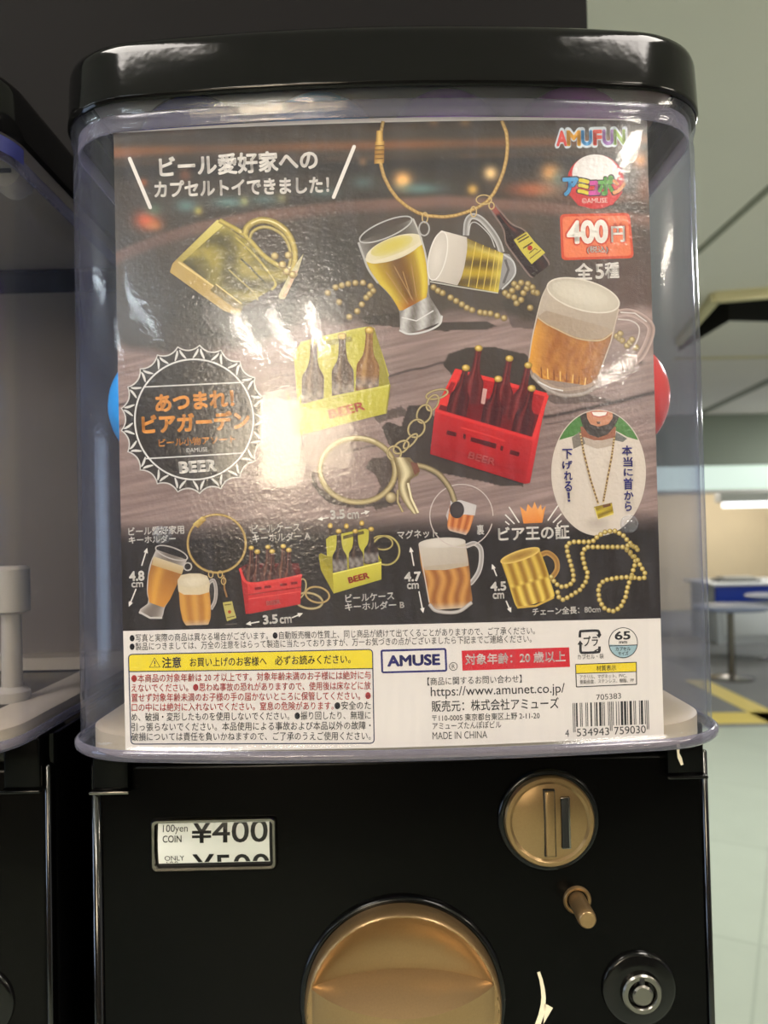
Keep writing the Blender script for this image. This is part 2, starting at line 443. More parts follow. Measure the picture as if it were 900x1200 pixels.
Y_SPLIT = on_z(860, 852, 0).y
bm = bmesh.new(); box(bm, -6, 9, -7, Y_SPLIT, -0.1, 0); struct(obj('floor', bm, m_floor))
bm = bmesh.new(); box(bm, -6, 9, Y_SPLIT, 13, -0.1, 0); struct(obj('floor', bm, m_carpet))
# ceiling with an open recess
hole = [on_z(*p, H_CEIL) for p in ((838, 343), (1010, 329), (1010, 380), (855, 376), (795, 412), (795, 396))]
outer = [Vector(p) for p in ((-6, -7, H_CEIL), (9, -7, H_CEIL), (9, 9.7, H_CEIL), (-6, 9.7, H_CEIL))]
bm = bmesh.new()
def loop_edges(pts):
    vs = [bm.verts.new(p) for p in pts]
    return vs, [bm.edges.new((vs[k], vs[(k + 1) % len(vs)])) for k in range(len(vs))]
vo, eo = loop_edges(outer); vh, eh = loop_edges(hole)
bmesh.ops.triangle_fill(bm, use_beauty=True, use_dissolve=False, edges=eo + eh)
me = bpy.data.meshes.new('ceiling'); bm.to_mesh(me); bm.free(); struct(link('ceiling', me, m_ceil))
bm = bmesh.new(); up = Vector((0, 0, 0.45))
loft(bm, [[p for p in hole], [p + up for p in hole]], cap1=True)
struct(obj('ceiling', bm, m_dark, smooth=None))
def strip(name, a, b, wd, hh, mat, z1):
    d = (b - a); n = Vector((-d.y, d.x, 0)).normalized() * wd / 2; bm = bmesh.new()
    q = [a - n, b - n, b + n, a + n]
    loft(bm, [[Vector((p.x, p.y, z1 - hh)) for p in q], [Vector((p.x, p.y, z1)) for p in q]], cap0=True, cap1=True)
    return struct(obj(name, bm, mat, smooth=None))
strip('trim_1', hole[0], hole[1], 0.05, 0.06, m_trim, H_CEIL)
strip('trim_2', hole[5] , hole[0], 0.05, 0.06, m_trim, H_CEIL)
for k, (p, q, wd) in enumerate((((815, 297), (935, 190), 0.035), ((800, 494), (935, 430), 0.12))):
    strip('trim_%d' % (k + 3), on_z(*p, H_CEIL), on_z(*q, H_CEIL), wd, 0.006, m_line, H_CEIL)
strip('trim_5', on_z(790, 420, H_CEIL), on_z(960, 417, H_CEIL), 0.08, 0.006, m_trim, H_CEIL)
# a short duct inside the recess
t = thing('air_duct', 'short pale grey air duct inside the dark ceiling recess', 'duct')
pd = on_z(860, 360, H_CEIL)
bm = bmesh.new(); lathe_z(bm, pd.x, pd.y + .16, [(0.08, 3.02), (0.08, 3.35)], 24); obj('duct_pipe', bm, m_house, t)
bm = bmesh.new(); lathe_z(bm, pd.x, pd.y + .16, [(0.08, 3.0), (0.095, 3.0), (0.095, 3.03), (0.08, 3.03)], 24); obj('collar', bm, m_house, t)
# bulkhead, lit fascia, far wall
YB = on_z(870, 485, H_CEIL).y
def zat(px, py, Y): return at(px, py, Y).z
bm = bmesh.new(); box(bm, 1.5, 9, YB, YB + .25, zat(870, 545, YB), H_CEIL + .02); struct(obj('wall_bulkhead', bm, m_bulk))
t = thing('lit_fascia', 'long pale glowing fascia box below the grey green bulkhead', 'light', (6, YB, 2))
t.location = (0, 0, 0)
bm = bmesh.new(); box(bm, 1.5, 9, YB + .02, YB + .22, zat(870, 573, YB), zat(870, 545, YB), .01); obj('diffuser', bm, m_fascia, t)
bm = bmesh.new(); box(bm, 1.5, 9, YB + .0, YB + .24, zat(870, 577, YB), zat(870, 573, YB), .005); obj('rail', bm, m_house, t)
bm = bmesh.new(); box(bm, -6, 9, 12.8, 13, 0, 3); struct(obj('wall_far', bm, m_wall))
bm = bmesh.new(); box(bm, 1.5, 9, YB + .25, 12.8, 2.42, 2.5); struct(obj('ceiling', bm, m_ceil))
bm = bmesh.new(); box(bm, -6, 9, -7.2, -7, 0, 3); struct(obj('wall_rear', bm, m_rear))
bm = bmesh.new(); box(bm, -6.2, -6, -7, 13, 0, 3); struct(obj('wall_side', bm, m_rear))
# board behind the machines
YBD = 0.335
xr = at(688, 15, YBD).x
bm = bmesh.new(); box(bm, -2.6, xr, YBD, YBD + .06, 0, H_CEIL); struct(obj('wall_partition', bm, M['backboard']))

# lamps: linear tubes near the camera and behind it, unseen fill panels added elsewhere
def tube_lamp(x, y0, y1, label, mat, grp):
    t = thing('ceiling_light', label, 'light', group=grp)
    bm = bmesh.new(); box(bm, x - .05, x + .05, y0 - .06, y1 + .06, 2.858, 2.880 if -1.6 < x < -.7 else 2.9, .006); obj('housing', bm, m_house, t)
    bm = bmesh.new()
    n = 3; L = (y1 - y0) / n
    for k in range(n):
        a, b = y0 + k * L + L * .06, y0 + (k + 1) * L - L * .06
        ring = [[(x + .03 * math.cos(q), yy, 2.83 + .03 * math.sin(q)) for q in np.linspace(0, 2 * PI, 12, endpoint=False)] for yy in (a, b)]
        loft(bm, ring, cap0=True, cap1=True)
    obj('tube', bm, mat, t)
for x in (-1.55, -1.15, -0.75):
    tube_lamp(x, -5.25, -4.2, 'slim tube lamp on the ceiling well behind the viewer', m_tube, 'tube lamps behind the viewer')
# one wide luminous panel behind the three slim tubes
t = thing('ceiling_light', 'wide luminous ceiling panel behind the three slim tubes', 'light')
bm = bmesh.new(); box(bm, -1.90, -0.42, -5.45, -4.0, 2.886, 2.9, .004); obj('frame', bm, m_house, t)
bm = bmesh.new(); box(bm, -1.86, -0.46, -5.41, -4.04, 2.880, 2.887, .002); obj('diffuser', bm, principled('soft_diffuser', (250, 250, 245), .5, emit=(255, 246, 230), estr=4.5), t)
for x, y0, y1 in ((-2.45, -4.2, -3.0), (-3.9, -1.6, -0.4), (-3.9, -4.2, -3.0)):
    tube_lamp(x, y0, y1, 'cool tube lamp on the ceiling to the viewer\'s far side', m_tubec, 'cool tube lamps')
for x, y0, y1 in ((1.46, -2.2, -1.8), (3.4, -6.3, -5.1), (3.4, -2.2, -1.0)):
    tube_lamp(x, y0, y1, 'warm tube lamp on the ceiling on the machine\'s open side', m_tube, 'warm tube lamps')
for x, y in ((-0.9, -0.75), (1.0, -0.75), (2.6, 3.4), (6.3, 8.0), (0.4, 3.4)):
    t = thing('ceiling_light', 'flat square-edged fill panel added to the ceiling out of view', 'light', group='added fill panels')
    bm = bmesh.new(); box(bm, x - .31, x + .31, y - .61, y + .61, 2.875, 2.9, .004); obj('frame', bm, m_house, t)
    bm = bmesh.new(); box(bm, x - .28, x + .28, y - .58, y + .58, 2.868, 2.876, .002); obj('diffuser', bm, m_diff, t)
# unseen glowing panes added on the rear wall to make the poster glare
for k, (xa, xb, za, zb_, e_) in enumerate(((-2.9, -2.15, 2.0, 2.6, 7), (-2.1, -1.35, 1.95, 2.85, 26.0), (-1.3, -0.55, 2.05, 2.7, 13))):
    bm = bmesh.new(); box(bm, xa, xb, -6.999, -6.96, za, zb_, .01)
    o = struct(obj('window_%d' % (k + 1), bm, principled('added_rear_glow', (255, 250, 240), .4, emit=(255, 234, 200), estr=e_)))
    bm = bmesh.new()
    for a in (xa - .03, xb - .01): box(bm, a, a + .04, -6.99, -6.93, za - .03, zb_ + .03, .004)
    for a in (za - .03, zb_ - .01): box(bm, xa - .03, xb + .03, -6.99, -6.93, a, a + .04, .004)
    obj('window_frame', bm, m_house, o)
# unseen bluish glowing pane added on the side wall for edge highlights
bm = bmesh.new(); box(bm, -5.999, -5.96, -2.6, -0.4, 0.5, 2.3, .01); o = struct(obj('window_4', bm, principled('added_side_glow', (220, 230, 255), .4, emit=(196, 220, 255), estr=4.0)))
bm = bmesh.new()
for a in (-2.63, -1.52, -0.4): box(bm, -5.99, -5.92, a, a + .04, .47, 2.34, .004)
for a in (.47, 2.3): box(bm, -5.99, -5.92, -2.63, -.36, a, a + .04, .004)
obj('window_frame', bm, m_house, o)
# far fluorescent bar
t = thing('ceiling_light', 'bright white fluorescent bar under the far shop ceiling', 'light')
p = at(849, 592, 11.2); q = at(930, 590, 11.2)
bm = bmesh.new(); box(bm, p.x, q.x + .3, 11.1, 11.3, p.z - .04, p.z + .04, .01); obj('tube', bm, principled('lit_bar', (255, 255, 255), .5, emit=(250, 252, 255), estr=2.2), t)
bm = bmesh.new(); box(bm, p.x - .1, q.x + .4, 11.08, 11.32, p.z + .04, 2.42, .01); obj('housing', bm, m_house, t)
# counter
YC = 9.0
t = thing('service_counter', 'long white counter with a bright blue front band in the far shop', 'counter')
x0 = at(834, 690, YC).x; zt = at(834, 684, YC).z
bm = bmesh.new(); box(bm, x0, 8.9, YC - .05, YC + .9, zt - .03, zt, .008); obj('counter_top', bm, principled('white_laminate', (232, 236, 238), .35), t)
zb = at(834, 706, YC).z
bm = bmesh.new(); box(bm, x0 + .05, 8.85, YC, YC + .05, zb, zt - .03, .004); obj('blue_band', bm, principled('bright_blue_laminate', (24, 62, 176), .4), t)
bm = bmesh.new(); box(bm, x0 + .08, 8.82, YC + .05, YC + .85, 0, zt - .03, .004); obj('base_cabinet', bm, principled('pale_cabinet', (196, 202, 204), .5), t)
for k in range(5):
    bm = bmesh.new(); xa = x0 + .15 + k * .85; box(bm, xa, xa + .7, YC + .03, YC + .051, .1, zb - .06, .01); obj('front_panel', bm, principled('white_front', (216, 222, 222), .5), t)
# a low partition behind the counter with a few things on the top
t = thing('pedestal_table', 'round grey pedestal table on a steel foot before the blue counter', 'table')
pb = on_z(858, 795, 0)
zt2 = at(860, 712, pb.y).z
bm = bmesh.new(); lathe_z(bm, pb.x, pb.y, [(0.20, 0), (0.20, .012), (0.16, .025), (0.05, .04), (.035, .06)], 40); obj('foot', bm, M['silver'], t)
bm = bmesh.new(); lathe_z(bm, pb.x, pb.y, [(.032, .05), (.032, zt2 - .03), (.09, zt2 - .015)], 24); obj('column', bm, M['silver'], t)
bm = bmesh.new(); lathe_z(bm, pb.x, pb.y, [(.33, zt2 - .015), (.345, zt2), (.345, zt2 + .012), (.335, zt2 + .018)], 56); obj('table_top', bm, principled('blue_grey_top', (120, 132, 160), .35), t)
t = thing('pedestal_table', 'round grey pedestal table further along, cut by the frame edge', 'table')
pb2 = on_z(915, 772, 0)
bm = bmesh.new(); lathe_z(bm, pb2.x, pb2.y, [(0.22, 0), (0.22, .012), (0.16, .025), (0.05, .04), (.035, .06)], 40); obj('foot', bm, M['silver'], t)
bm = bmesh.new(); lathe_z(bm, pb2.x, pb2.y, [(.032, .05), (.032, zt2 - .03), (.09, zt2 - .015)], 24); obj('column', bm, M['silver'], t)
bm = bmesh.new(); lathe_z(bm, pb2.x, pb2.y, [(.33, zt2 - .015), (.345, zt2), (.345, zt2 + .012), (.335, zt2 + .018)], 56); obj('table_top', bm, principled('blue_grey_top', (120, 132, 160), .35), t)
t = thing('tray', 'flat dark tray lying on the far white counter', 'tray')
pt = at(862, 673, YC + .3)
bm = bmesh.new(); box(bm, pt.x - .25, pt.x + .25, YC + .15, YC + .45, zt, zt + .03, .008); obj('tray_base', bm, principled('grey_tray', (120, 122, 118), .4), t)
bm = bmesh.new(); box(bm, pt.x - .2, pt.x + .2, YC + .18, YC + .42, zt + .03, zt + .06, .006); obj('tray_paper', bm, principled('tray_paper', (190, 188, 180), .6), t)
# yellow floor tape
m_tape = principled('yellow_floor_tape', (222, 200, 104), .5)
def tape(p, q, wd, label):
    a, b = on_z(*p, 0), on_z(*q, 0); d = b - a; n = Vector((-d.y, d.x, 0)).normalized() * wd / 2; bm = bmesh.new()
    qd = [a - n, b - n, b + n, a + n]
    loft(bm, [[Vector((v.x, v.y, 0.0002)) for v in qd], [Vector((v.x, v.y, .0022)) for v in qd]], cap0=True, cap1=True)
    tag(obj('floor_tape', bm, m_tape, smooth=None), label, 'tape')
tape((800, 842), (990, 840), 0.34, 'yellow floor tape running straight across the edge of the pale tiles')
tape((815, 797), (960, 868), 0.20, 'yellow floor tape slanting away across the dark grey floor')

# ------------------------------------------------------------------ the capsule machines
Z_CB, Z_CT = 1.3905, 1.7165         # clear case bottom and top
YB_F = 0.050                        # front plane of the lower body
CX = 0.004
def shell(hw, yf, yb, r, bow, X0, prof, th):
    """closed shell: prof = [(z, grow)] outside, th thickness inside"""
    def L(z, g): return [(X0 + x, y, z) for x, y in outline(hw, yf, yb, r, bow, g)]
    loops = [L(z, g) for z, g in prof] + [L(z, g - th) for z, g in reversed(prof)]
    bm = bmesh.new(); loft(bm, loops, close=True); return bm

def px_dx(X0): return X0 - CX
def machine(X0, name_label, main):
    t = thing('capsule_machine', name_label, 'vending machine', (X0, 0.05, 0.80))
    inv = Matrix.Translation((-X0, -0.05, -0.80))
    dx = X0 - CX
    def part(name, bm, mat, par=None, smooth=35):
        o = obj(name, bm, mat, None, smooth)
        o.data.transform(inv); o.parent = par or t
        return o
    # lid
    Lz = [(1.7135, 0.0), (1.7125, .0012), (1.7140, .0022), (1.7160, .0022), (1.7370, .0012), (1.7395, .0010), (1.7420, .0002), (1.7440, -.0020), (1.7450, -.0050), (1.7455, -.010), (1.7457, -.020)]
    bm = bmesh.new()
    loops = [[(X0 + x, y, z) for x, y in outline(.1672, -.0065, .303, .042, BOW, g)] for z, g in Lz]
    loft(bm, loops, cap1=True)
    inner = [[(X0 + x, y, z) for x, y in outline(.1672, -.0065, .303, .042, BOW, g)] for z, g in ((1.7135, 0.0), (1.7400, -.0015))]
    loft(bm, inner); part('lid', bm, M['black_lid'])
    bm = bmesh.new(); oo = outline(.1672, -.0065, .303, .042, BOW, -.007)
    loft(bm, [[(X0 + x, y, z) for x, y in oo] for z in (1.7372, 1.7388)], cap0=True, cap1=True); part('lid_liner', bm, M['grey_panel'])
    # clear case: collar under the lid, wall, foot flange
    prof = [(Z_CB, .0012), (Z_CB + .0015, .0024), (Z_CB + .0042, .0024), (Z_CB + .0060, .0004), (Z_CB + .0066, 0.0), (Z_CB + .0078, 0.0), (Z_CB + .010, 0.0), (1.5, 0.0), (1.690, 0.0), (1.6935, 0.0), (1.6955, 0.0), (1.7005, -.0006), (1.7050, .0002), (1.7075, .0010), (Z_CT, .0010)]
    part('clear_case', shell(.1665, -.0058, .300, .040, BOW, X0, prof, .0022), M['clear'], smooth=50)
    # denser shoulder ledge moulded inside the top of the case
    prof = [(1.7006, -.0026), (1.7018, -.0023), (1.7080, -.0023), (1.7092, -.0026)]
    part('shoulder_ledge', shell(.1665, -.0058, .300, .040, BOW, X0, prof, .0008), M['ledge'], smooth=50)
    prof = [(Z_CB - .0003, .0016), (Z_CB + .0012, .0030), (Z_CB + .0040, .0030), (Z_CB + .0052, .0016)]
    part('foot_flange', shell(.1665, -.0058, .300, .040, BOW, X0, prof, .0008), M['frosted'], smooth=50)
    # cream tray at the bottom of the case, dished to a chute
    bm = bmesh.new()
    o0 = outline(.1625, .0030, .296, .041, BOW, 0)
    cxy = (0, .14)
    def sc_(k): return [(X0 + x * k, cxy[1] + (y - cxy[1]) * k) for x, y in o0]
    loops = [[(x, y, z) for x, y in sc_(k)] for k, z in ((1, Z_CB - .002), (1, Z_CB + .0085), (.985, Z_CB + .0100), (.93, Z_CB + .0098), (.80, Z_CB + .0080), (.76, Z_CB - .001))]
    loft(bm, loops); part('tray', bm, M['cream'])
    # lower body
    bm = bmesh.new()
    bo = outline(.1722, YB_F + .006, .312, .006, 0.0, 0, nc=6, nf=6, rb=.006)
    loft(bm, [[(X0 + x, y, z) for x, y in bo] for z in (.80, 1.3885)], cap0=True, cap1=True); part('body', bm, M['black_plastic'])
    # front door panel with rolled edges
    a = at(113, 1000, YB_F).x + dx; b = at(829, 1000, YB_F).x + dx
    z1 = at(470, 895, YB_F).z + .004
    bm = bmesh.new(); box(bm, a, b, YB_F - .0005, YB_F + .012, .815, z1, .0042, 4); fp = part('front_panel', bm, M['black_panel'], smooth=60)
    for xe, re_ in ((114.5, .0030), (828, .0018)):  # half-round strips added so the panel edges catch a highlight
        e0 = at(xe, 1000, YB_F).x + dx
        bm = bmesh.new(); lathe_z(bm, e0, YB_F, [(re_ * .7, .816), (re_, .8168), (re_, z1 - .0008), (re_ * .7, z1)], 24); part('edge_glint_strip', bm, M['edge'], fp, smooth=50)
    # corner clasps that hold the case down
    for (xa, xb, yt, yb_) in ((108, 150, 872, 927), (783, 826, 866, 909)):
        p = at(xa, yb_, YB_F - .006); q = at(xb, yb_, YB_F - .006); zt = Z_CB - .0005
        c = bmesh.new(); box(c, p.x + dx, q.x + dx, YB_F - .006, YB_F + .03, (p.z + q.z) / 2, zt, .0016, 3)
        cl = part('corner_clasp', c, M['black_panel'], smooth=60)
        c = bmesh.new(); box(c, p.x + dx - .001, q.x + dx + .001, YB_F - .0085, YB_F + .004, (p.z + q.z) / 2 - .0012, (p.z + q.z) / 2 + .0004, .0004, 2)
        part('clasp_lip', c, M['silver'] if xa < 300 else M['black_plastic'], cl)
    pv = [(793, 868), (797, 872), (796, 882), (799, 888), (801, 896), (798, 897), (794, 888), (793, 878)]
    if main: bm = bmesh.new(); bm.faces.new([bm.verts.new((at(x, y, YB_F - .0063).x + dx, YB_F - .0063, at(x, y, YB_F - .0063).z)) for x, y in pv]); part('chipped_paint', bm, M['cream_ink'], cl, smooth=None)
    # price window
    q = [at(*p, YB_F - .001) for p in ((176, 961), (323, 955), (326, 1015), (179, 1023))]
    cx = sum(v.x for v in q) / 4 + dx; cz = sum(v.z for v in q) / 4; hw = (q[1].x - q[0].x) / 2; hh = (q[0].z - q[3].z) / 2
    def rr(w_, h_, r, y, n=6):
        P = []
        for sx, sz, a0 in ((1, 1, 0), (-1, 1, PI / 2), (-1, -1, PI), (1, -1, 3 * PI / 2)):
            for k in range(n + 1):
                an = a0 + PI / 2 * k / n; P.append((cx + sx * (w_ - r) + r * math.cos(an), y, cz + sz * (h_ - r) + r * math.sin(an)))
        return P
    bm = bmesh.new()
    loft(bm, [rr(hw, hh, .003, YB_F + .001), rr(hw, hh, .003, YB_F - .002), rr(hw - .0009, hh - .0009, .0026, YB_F - .0032), rr(hw - .0022, hh - .0022, .0022, YB_F - .003), rr(hw - .0030, hh - .0026, .002, YB_F - .0008)])
    pf = part('price_window', bm, M['silver'], smooth=50)
    bm = bmesh.new(); bm.faces.new([bm.verts.new(p) for p in rr(hw - .002, hh - .002, .002, YB_F - .0009)])
    part('window_backing', bm, M['dark_slot'], pf, smooth=None)
    bm = bmesh.new(); cw, ch = hw - .0040, hh - .0034; cz += .0008
    rows = [[(cx + sx * cw, YB_F - .0024 + .0012 * (2 * k / 12 - 1) ** 2, cz + ch * (2 * k / 12 - 1)) for sx in (-1, 1)] for k in range(13)]
    R = [[bm.verts.new(p) for p in r] for r in rows]
    for r0, r1 in zip(R, R[1:]): bm.faces.new((r0[0], r0[1], r1[1], r1[0]))
    part('price_card', bm, M['card'], pf, smooth=80)
    # card lettering, cut where the card rolls out of sight
    bm = bmesh.new()
    def put(body, x0, y0, x1, y1, bold):
        V, Fc = text_mesh(body, bold, 4); lo, hi = V.min(0), V.max(0)
        A, B, D = at(x0, y1, YB_F - .002), at(x1, y1 - (x1 - x0) * .022, YB_F - .002), at(x0, y0, YB_F - .002)
        vs = []
        for v in V:
            u = (v - lo) / (hi - lo); x = A.x + (B.x - A.x) * u[0] + dx; z = A.z + (D.z - A.z) * u[1] + (B.z - A.z) * u[0] * 0.6
            vs.append(bm.verts.new((x, 0, z)))
        for f in Fc:
            try: bm.faces.new([vs[i] for i in f])
            except ValueError: pass
    put('ONLY', 191, 957, 214, 965, 0.0); put('100yen', 191, 967, 220, 977.5, 0); put('COIN', 191, 979, 213, 987, 0.01)
    put('\u00a5400', 224, 961, 314, 988, 0.012)
    put('ONLY', 193, 1003, 216, 1009, 0.0); put('100yen', 195, 1010, 224, 1020, -.01)
    put('\u00a5500', 226, 1001, 316, 1028, 0.012)
    for sgn in (1, -1):
        bmesh.ops.bisect_plane(bm, geom=bm.verts[:] + bm.edges[:] + bm.faces[:], plane_co=(0, 0, cz + sgn * (ch - .0004)), plane_no=(0, 0, sgn), clear_outer=True)
    for v in bm.verts: v.co.y = YB_F - .00262 + .0012 * ((v.co.z - cz) / ch) ** 2
    me = bpy.data.meshes.new('price_lettering'); bm.to_mesh(me); bm.free(); me.transform(inv); link('price_lettering', me, M['black_ink'], pf)
    # coin slot
    c = at(642, 959, YB_F); c.x += dx
    r = 0.0252
    bm = bmesh.new(); lathe_y(bm, c.x, c.z, [(r + .0030, YB_F + .001), (r + .0028, YB_F - .0022), (r + .0012, YB_F - .0034), (r - .0004, YB_F - .003), (r - .0006, YB_F)]); rim = part('coin_slot', bm, M['black_plastic'], smooth=60)
    bm = bmesh.new(); lathe_y(bm, c.x, c.z, [(r - .0002, YB_F - .0005), (r - .0004, YB_F - .0046), (r - .0012, YB_F - .0058), (r - .0032, YB_F - .0060), (r - .0046, YB_F - .0050), (r - .007, YB_F - .0056), (r - .014, YB_F - .0070), (.0006, YB_F - .0074)], cap1=True)
    part('slot_plate', bm, M['gold'], rim, smooth=30)
    bm = bmesh.new(); box(bm, c.x - .0030, c.x + .0022, YB_F - .0088, YB_F - .0045, c.z - .0176, c.z + .0176, .0006); part('guide_bar', bm, M['gold'], rim, smooth=50)
    bm = bmesh.new(); box(bm, c.x - .0036, c.x + .0028, YB_F - .0074, YB_F - .0045, c.z - .0182, c.z + .0182, .0003); part('bar_groove', bm, M['dark_slot'], rim)
    bm = bmesh.new(); box(bm, c.x + .0058, c.x + .0108, YB_F - .0078, YB_F - .0044, c.z - .0140, c.z + .0140, .0004)
    part('slot_rim', bm, M['silver'], rim)
    bm = bmesh.new(); box(bm, c.x + .0058, c.x + .0098, YB_F - .0084, YB_F - .0044, c.z - .0134, c.z + .0136, .0004); part('slot_opening', bm, M['dark_slot'], rim)
    # coin return pin
    c = at(676, 1054, YB_F); c.x += dx
    bm = bmesh.new(); lathe_y(bm, c.x, c.z, [(.0078, YB_F + .001), (.0078, YB_F - .0012), (.0070, YB_F - .0022), (.0058, YB_F - .0018), (.0054, YB_F + .001)], 40); lv = part('return_pin', bm, M['gold'], smooth=50)
    bm = bmesh.new(); lathe_y(bm, c.x, c.z, [(.0048, YB_F + .001), (.0050, YB_F - .020), (.0047, YB_F - .0222), (.0040, YB_F - .0230)], 36, cap1=True); part('pin', bm, M['gold'], lv, smooth=40)
    # key lock
    c = at(748, 1157, YB_F); c.x += dx
    bm = bmesh.new(); lathe_y(bm, c.x, c.z, [(.0206, YB_F + .001), (.0204, YB_F - .0016), (.0196, YB_F - .0026), (.0182, YB_F - .0031), (.0150, YB_F - .0034), (.0118, YB_F - .0046), (.0112, YB_F - .0044)], cap1=True); kl = part('key_lock', bm, M['black_plastic'], smooth=60)
    bm = bmesh.new(); lathe_y(bm, c.x, c.z, [(.0110, YB_F - .003), (.0108, YB_F - .0068), (.0100, YB_F - .0076), (.0080, YB_F - .0076), (.0072, YB_F - .0066), (.0070, YB_F - .003)], 48); part('lock_ring', bm, M['silver'], kl, smooth=30)
    bm = bmesh.new(); lathe_y(bm, c.x, c.z, [(.0056, YB_F - .003), (.0056, YB_F - .0078), (.0046, YB_F - .0086)], 36, cap1=True); part('lock_core', bm, M['silver'], kl, smooth=30)
    bm = bmesh.new(); box(bm, c.x - .0016, c.x + .0012, YB_F - .0080, YB_F - .004, c.z + .0058, c.z + .0092, .0003); part('key_notch', bm, M['dark_slot'], kl)
    # turning dial: rim, scooped face and a deep grip bar across it
    c = at(472, 1169, YB_F); c.x += dx; Rd = 0.0535
    bm = bmesh.new(); lathe_y(bm, c.x, c.z, [(Rd + .0034, YB_F + .001), (Rd + .0032, YB_F - .0030), (Rd + .0014, YB_F - .0042), (Rd - .0004, YB_F - .0036), (Rd - .0006, YB_F)], 96); dr = part('turning_dial', bm, M['black_plastic'], smooth=60)
    bm = bmesh.new(); He = .0145
    def V_(x, z, hh_): return bm.verts.new((c.x + x * Rd, YB_F - hh_, c.z + z * Rd))
    lathe_y(bm, c.x, c.z, [(Rd * r_, YB_F - h_) for r_, h_ in ((.95, He), (.962, He + .0001), (.975, He - .0006), (.988, He - .0022), (.997, He - .005), (1.0, He - .008), (1.0, .0005))], 144)
    nx_ = 97; X_ = [.95 * math.sin(PI / 2 * (2 * k / (nx_ - 1) - 1)) for k in range(nx_)]
    up_, lo_ = [], []
    for x in X_:
        zr = math.sqrt(max(0, .95 ** 2 - x * x)); q_ = max(0.0, 1 - (x / .91) ** 2)
        zc, zb = min(zr, .27 + .09 * q_), min(zr, .27 - .15 * q_)
        hc, hb = He - .0085 * q_ ** .6, He + .0145 * q_ ** .8
        col = []
        for k in range(17):
            u = 1 - k / 16; col.append((x, zc + (zr - zc) * u, hc + (He - hc) * u ** 2.6))
        for k in range(1, 13):
            v = k / 12; col.append((x, zc + (zb - zc) * v, hc + (hb - hc) * v ** .85))
        up_.append(col)
        zl = -zr; lo_.append([(x, zb + (zl - zb) * (k / 20) ** 1.2, He + (hb - He) * (1 - ((k / 20) ** 1.2) ** 2.4)) for k in range(21)])
    for grid in (up_, lo_):
        Vv = [[V_(*p) for p in col] for col in grid]
        for a_, b_ in zip(Vv, Vv[1:]):
            for k in range(len(a_) - 1):
                bm.faces.new((a_[k], b_[k], b_[k + 1], a_[k + 1]))
    bmesh.ops.remove_doubles(bm, verts=bm.verts, dist=1e-5)
    part('dial_grip', bm, M['gold'], dr, smooth=38)
    # painted turn arrow
    def decal(pts, name):
        bm = bmesh.new(); vs = [bm.verts.new((at(x, y, YB_F - .0008).x + dx, YB_F - .0008, at(x, y, YB_F - .0008).z)) for x, y in pts]
        bm.faces.new(vs); return bm
    mid = [(631, 1139), (634, 1148), (636, 1158), (637, 1168), (636.5, 1178), (634, 1190), (629, 1204), (621, 1219), (611, 1233)]
    wd = [1.8, 2.0, 2.3, 2.6, 2.9, 3.2, 3.2, 3.0, 2.6]
    Lf, Rt = [], []
    for k, (x, y) in enumerate(mid):
        a_ = mid[max(0, k - 1)]; b_ = mid[min(len(mid) - 1, k + 1)]; d = np.array([b_[0] - a_[0], b_[1] - a_[1]], float); d /= np.hypot(*d); n_ = np.array([-d[1], d[0]])
        Lf.append((x + n_[0] * wd[k], y + n_[1] * wd[k])); Rt.append((x - n_[0] * wd[k], y - n_[1] * wd[k]))
    head = [(638.5, 1176), (648, 1181), (637, 1200)]
    bm = decal(Lf + Rt[::-1], 'turn_arrow'); b2 = [bm.verts.new((at(x, y, YB_F - .0008).x + dx, YB_F - .0008, at(x, y, YB_F - .0008).z)) for x, y in head]; bm.faces.new(b2)
    part('turn_arrow', bm, M['cream_ink'], fp, smooth=None)
    if main:
        # two clear pegs that pin the sheet, moulded on the front wall
        for (x, y) in ((190, 627), (737.5, 614)):
            P = on_poster(np.array([[x, y]]), .0062)[0]
            bm = bmesh.new(); lathe_y(bm, P[0], P[2], [(.0042, P[1] + .0008), (.0042, P[1] - .0008), (.0034, P[1] - .0016), (.0024, P[1] - .0012), (.0020, P[1] - .0020), (.0006, P[1] - .0024)], 32, cap1=True)
            part('clear_peg', bm, M['gel'], smooth=50)
    else:
        # moulded fittings seen through the bare case
        def P_(px, py, Y): return at(px, py, Y)
        a = P_(-2, 720, .10); b = P_(30, 800, .10)
        bm = bmesh.new(); lathe_z(bm, (a.x + b.x) / 2, .10, [(.0105, Z_CB + .008), (.0105, Z_CB + .014), (.0062, Z_CB + .017), (.0058, a.z), (.0110, a.z + .002), (.0110, a.z + .028), (.009, a.z + .030)], 36); part('inner_post', bm, M['white_plastic'], smooth=40)
        h = P_(8, 203, .06)
        bm = bmesh.new(); lathe_y(bm, h.x, h.z, [(.0105, .072), (.0105, .060), (.0085, .0575), (.003, .057)], 36, cap1=True); kn = part('inner_knob', bm, M['white_plastic'], smooth=40)
        bm = bmesh.new(); box(bm, h.x - .004, h.x + .004, .0560, .0580, h.z - .0012, h.z + .0012, .0004); part('knob_slot', bm, M['dark_slot'], kn)
        bm = bmesh.new(); box(bm, h.x - .012, h.x + .006, .070, .080, h.z - .004, 1.712, .001); part('knob_bracket', bm, M['white_plastic'], kn)
        bm = bmesh.new(); box(bm, X0 - .155, X0 + .155, .282, .288, Z_CB + .002, 1.712, .002)
        part('added_grey_panel', bm, M['grey_panel'])  # grey sheet added to give mid-tones through the clear case
        # dark blue band sticker on the collar
        bm = bmesh.new(); oo = [(X0 + x, y) for x, y in outline(.1665, -.0058, .300, .040, BOW, .0020)]
        seg = [p for p in oo if p[0] > X0 and .004 < p[1] < .12][:12]
        vs = [[bm.verts.new((x, y, z)) for x, y in seg] for z in (1.702, 1.7108)]
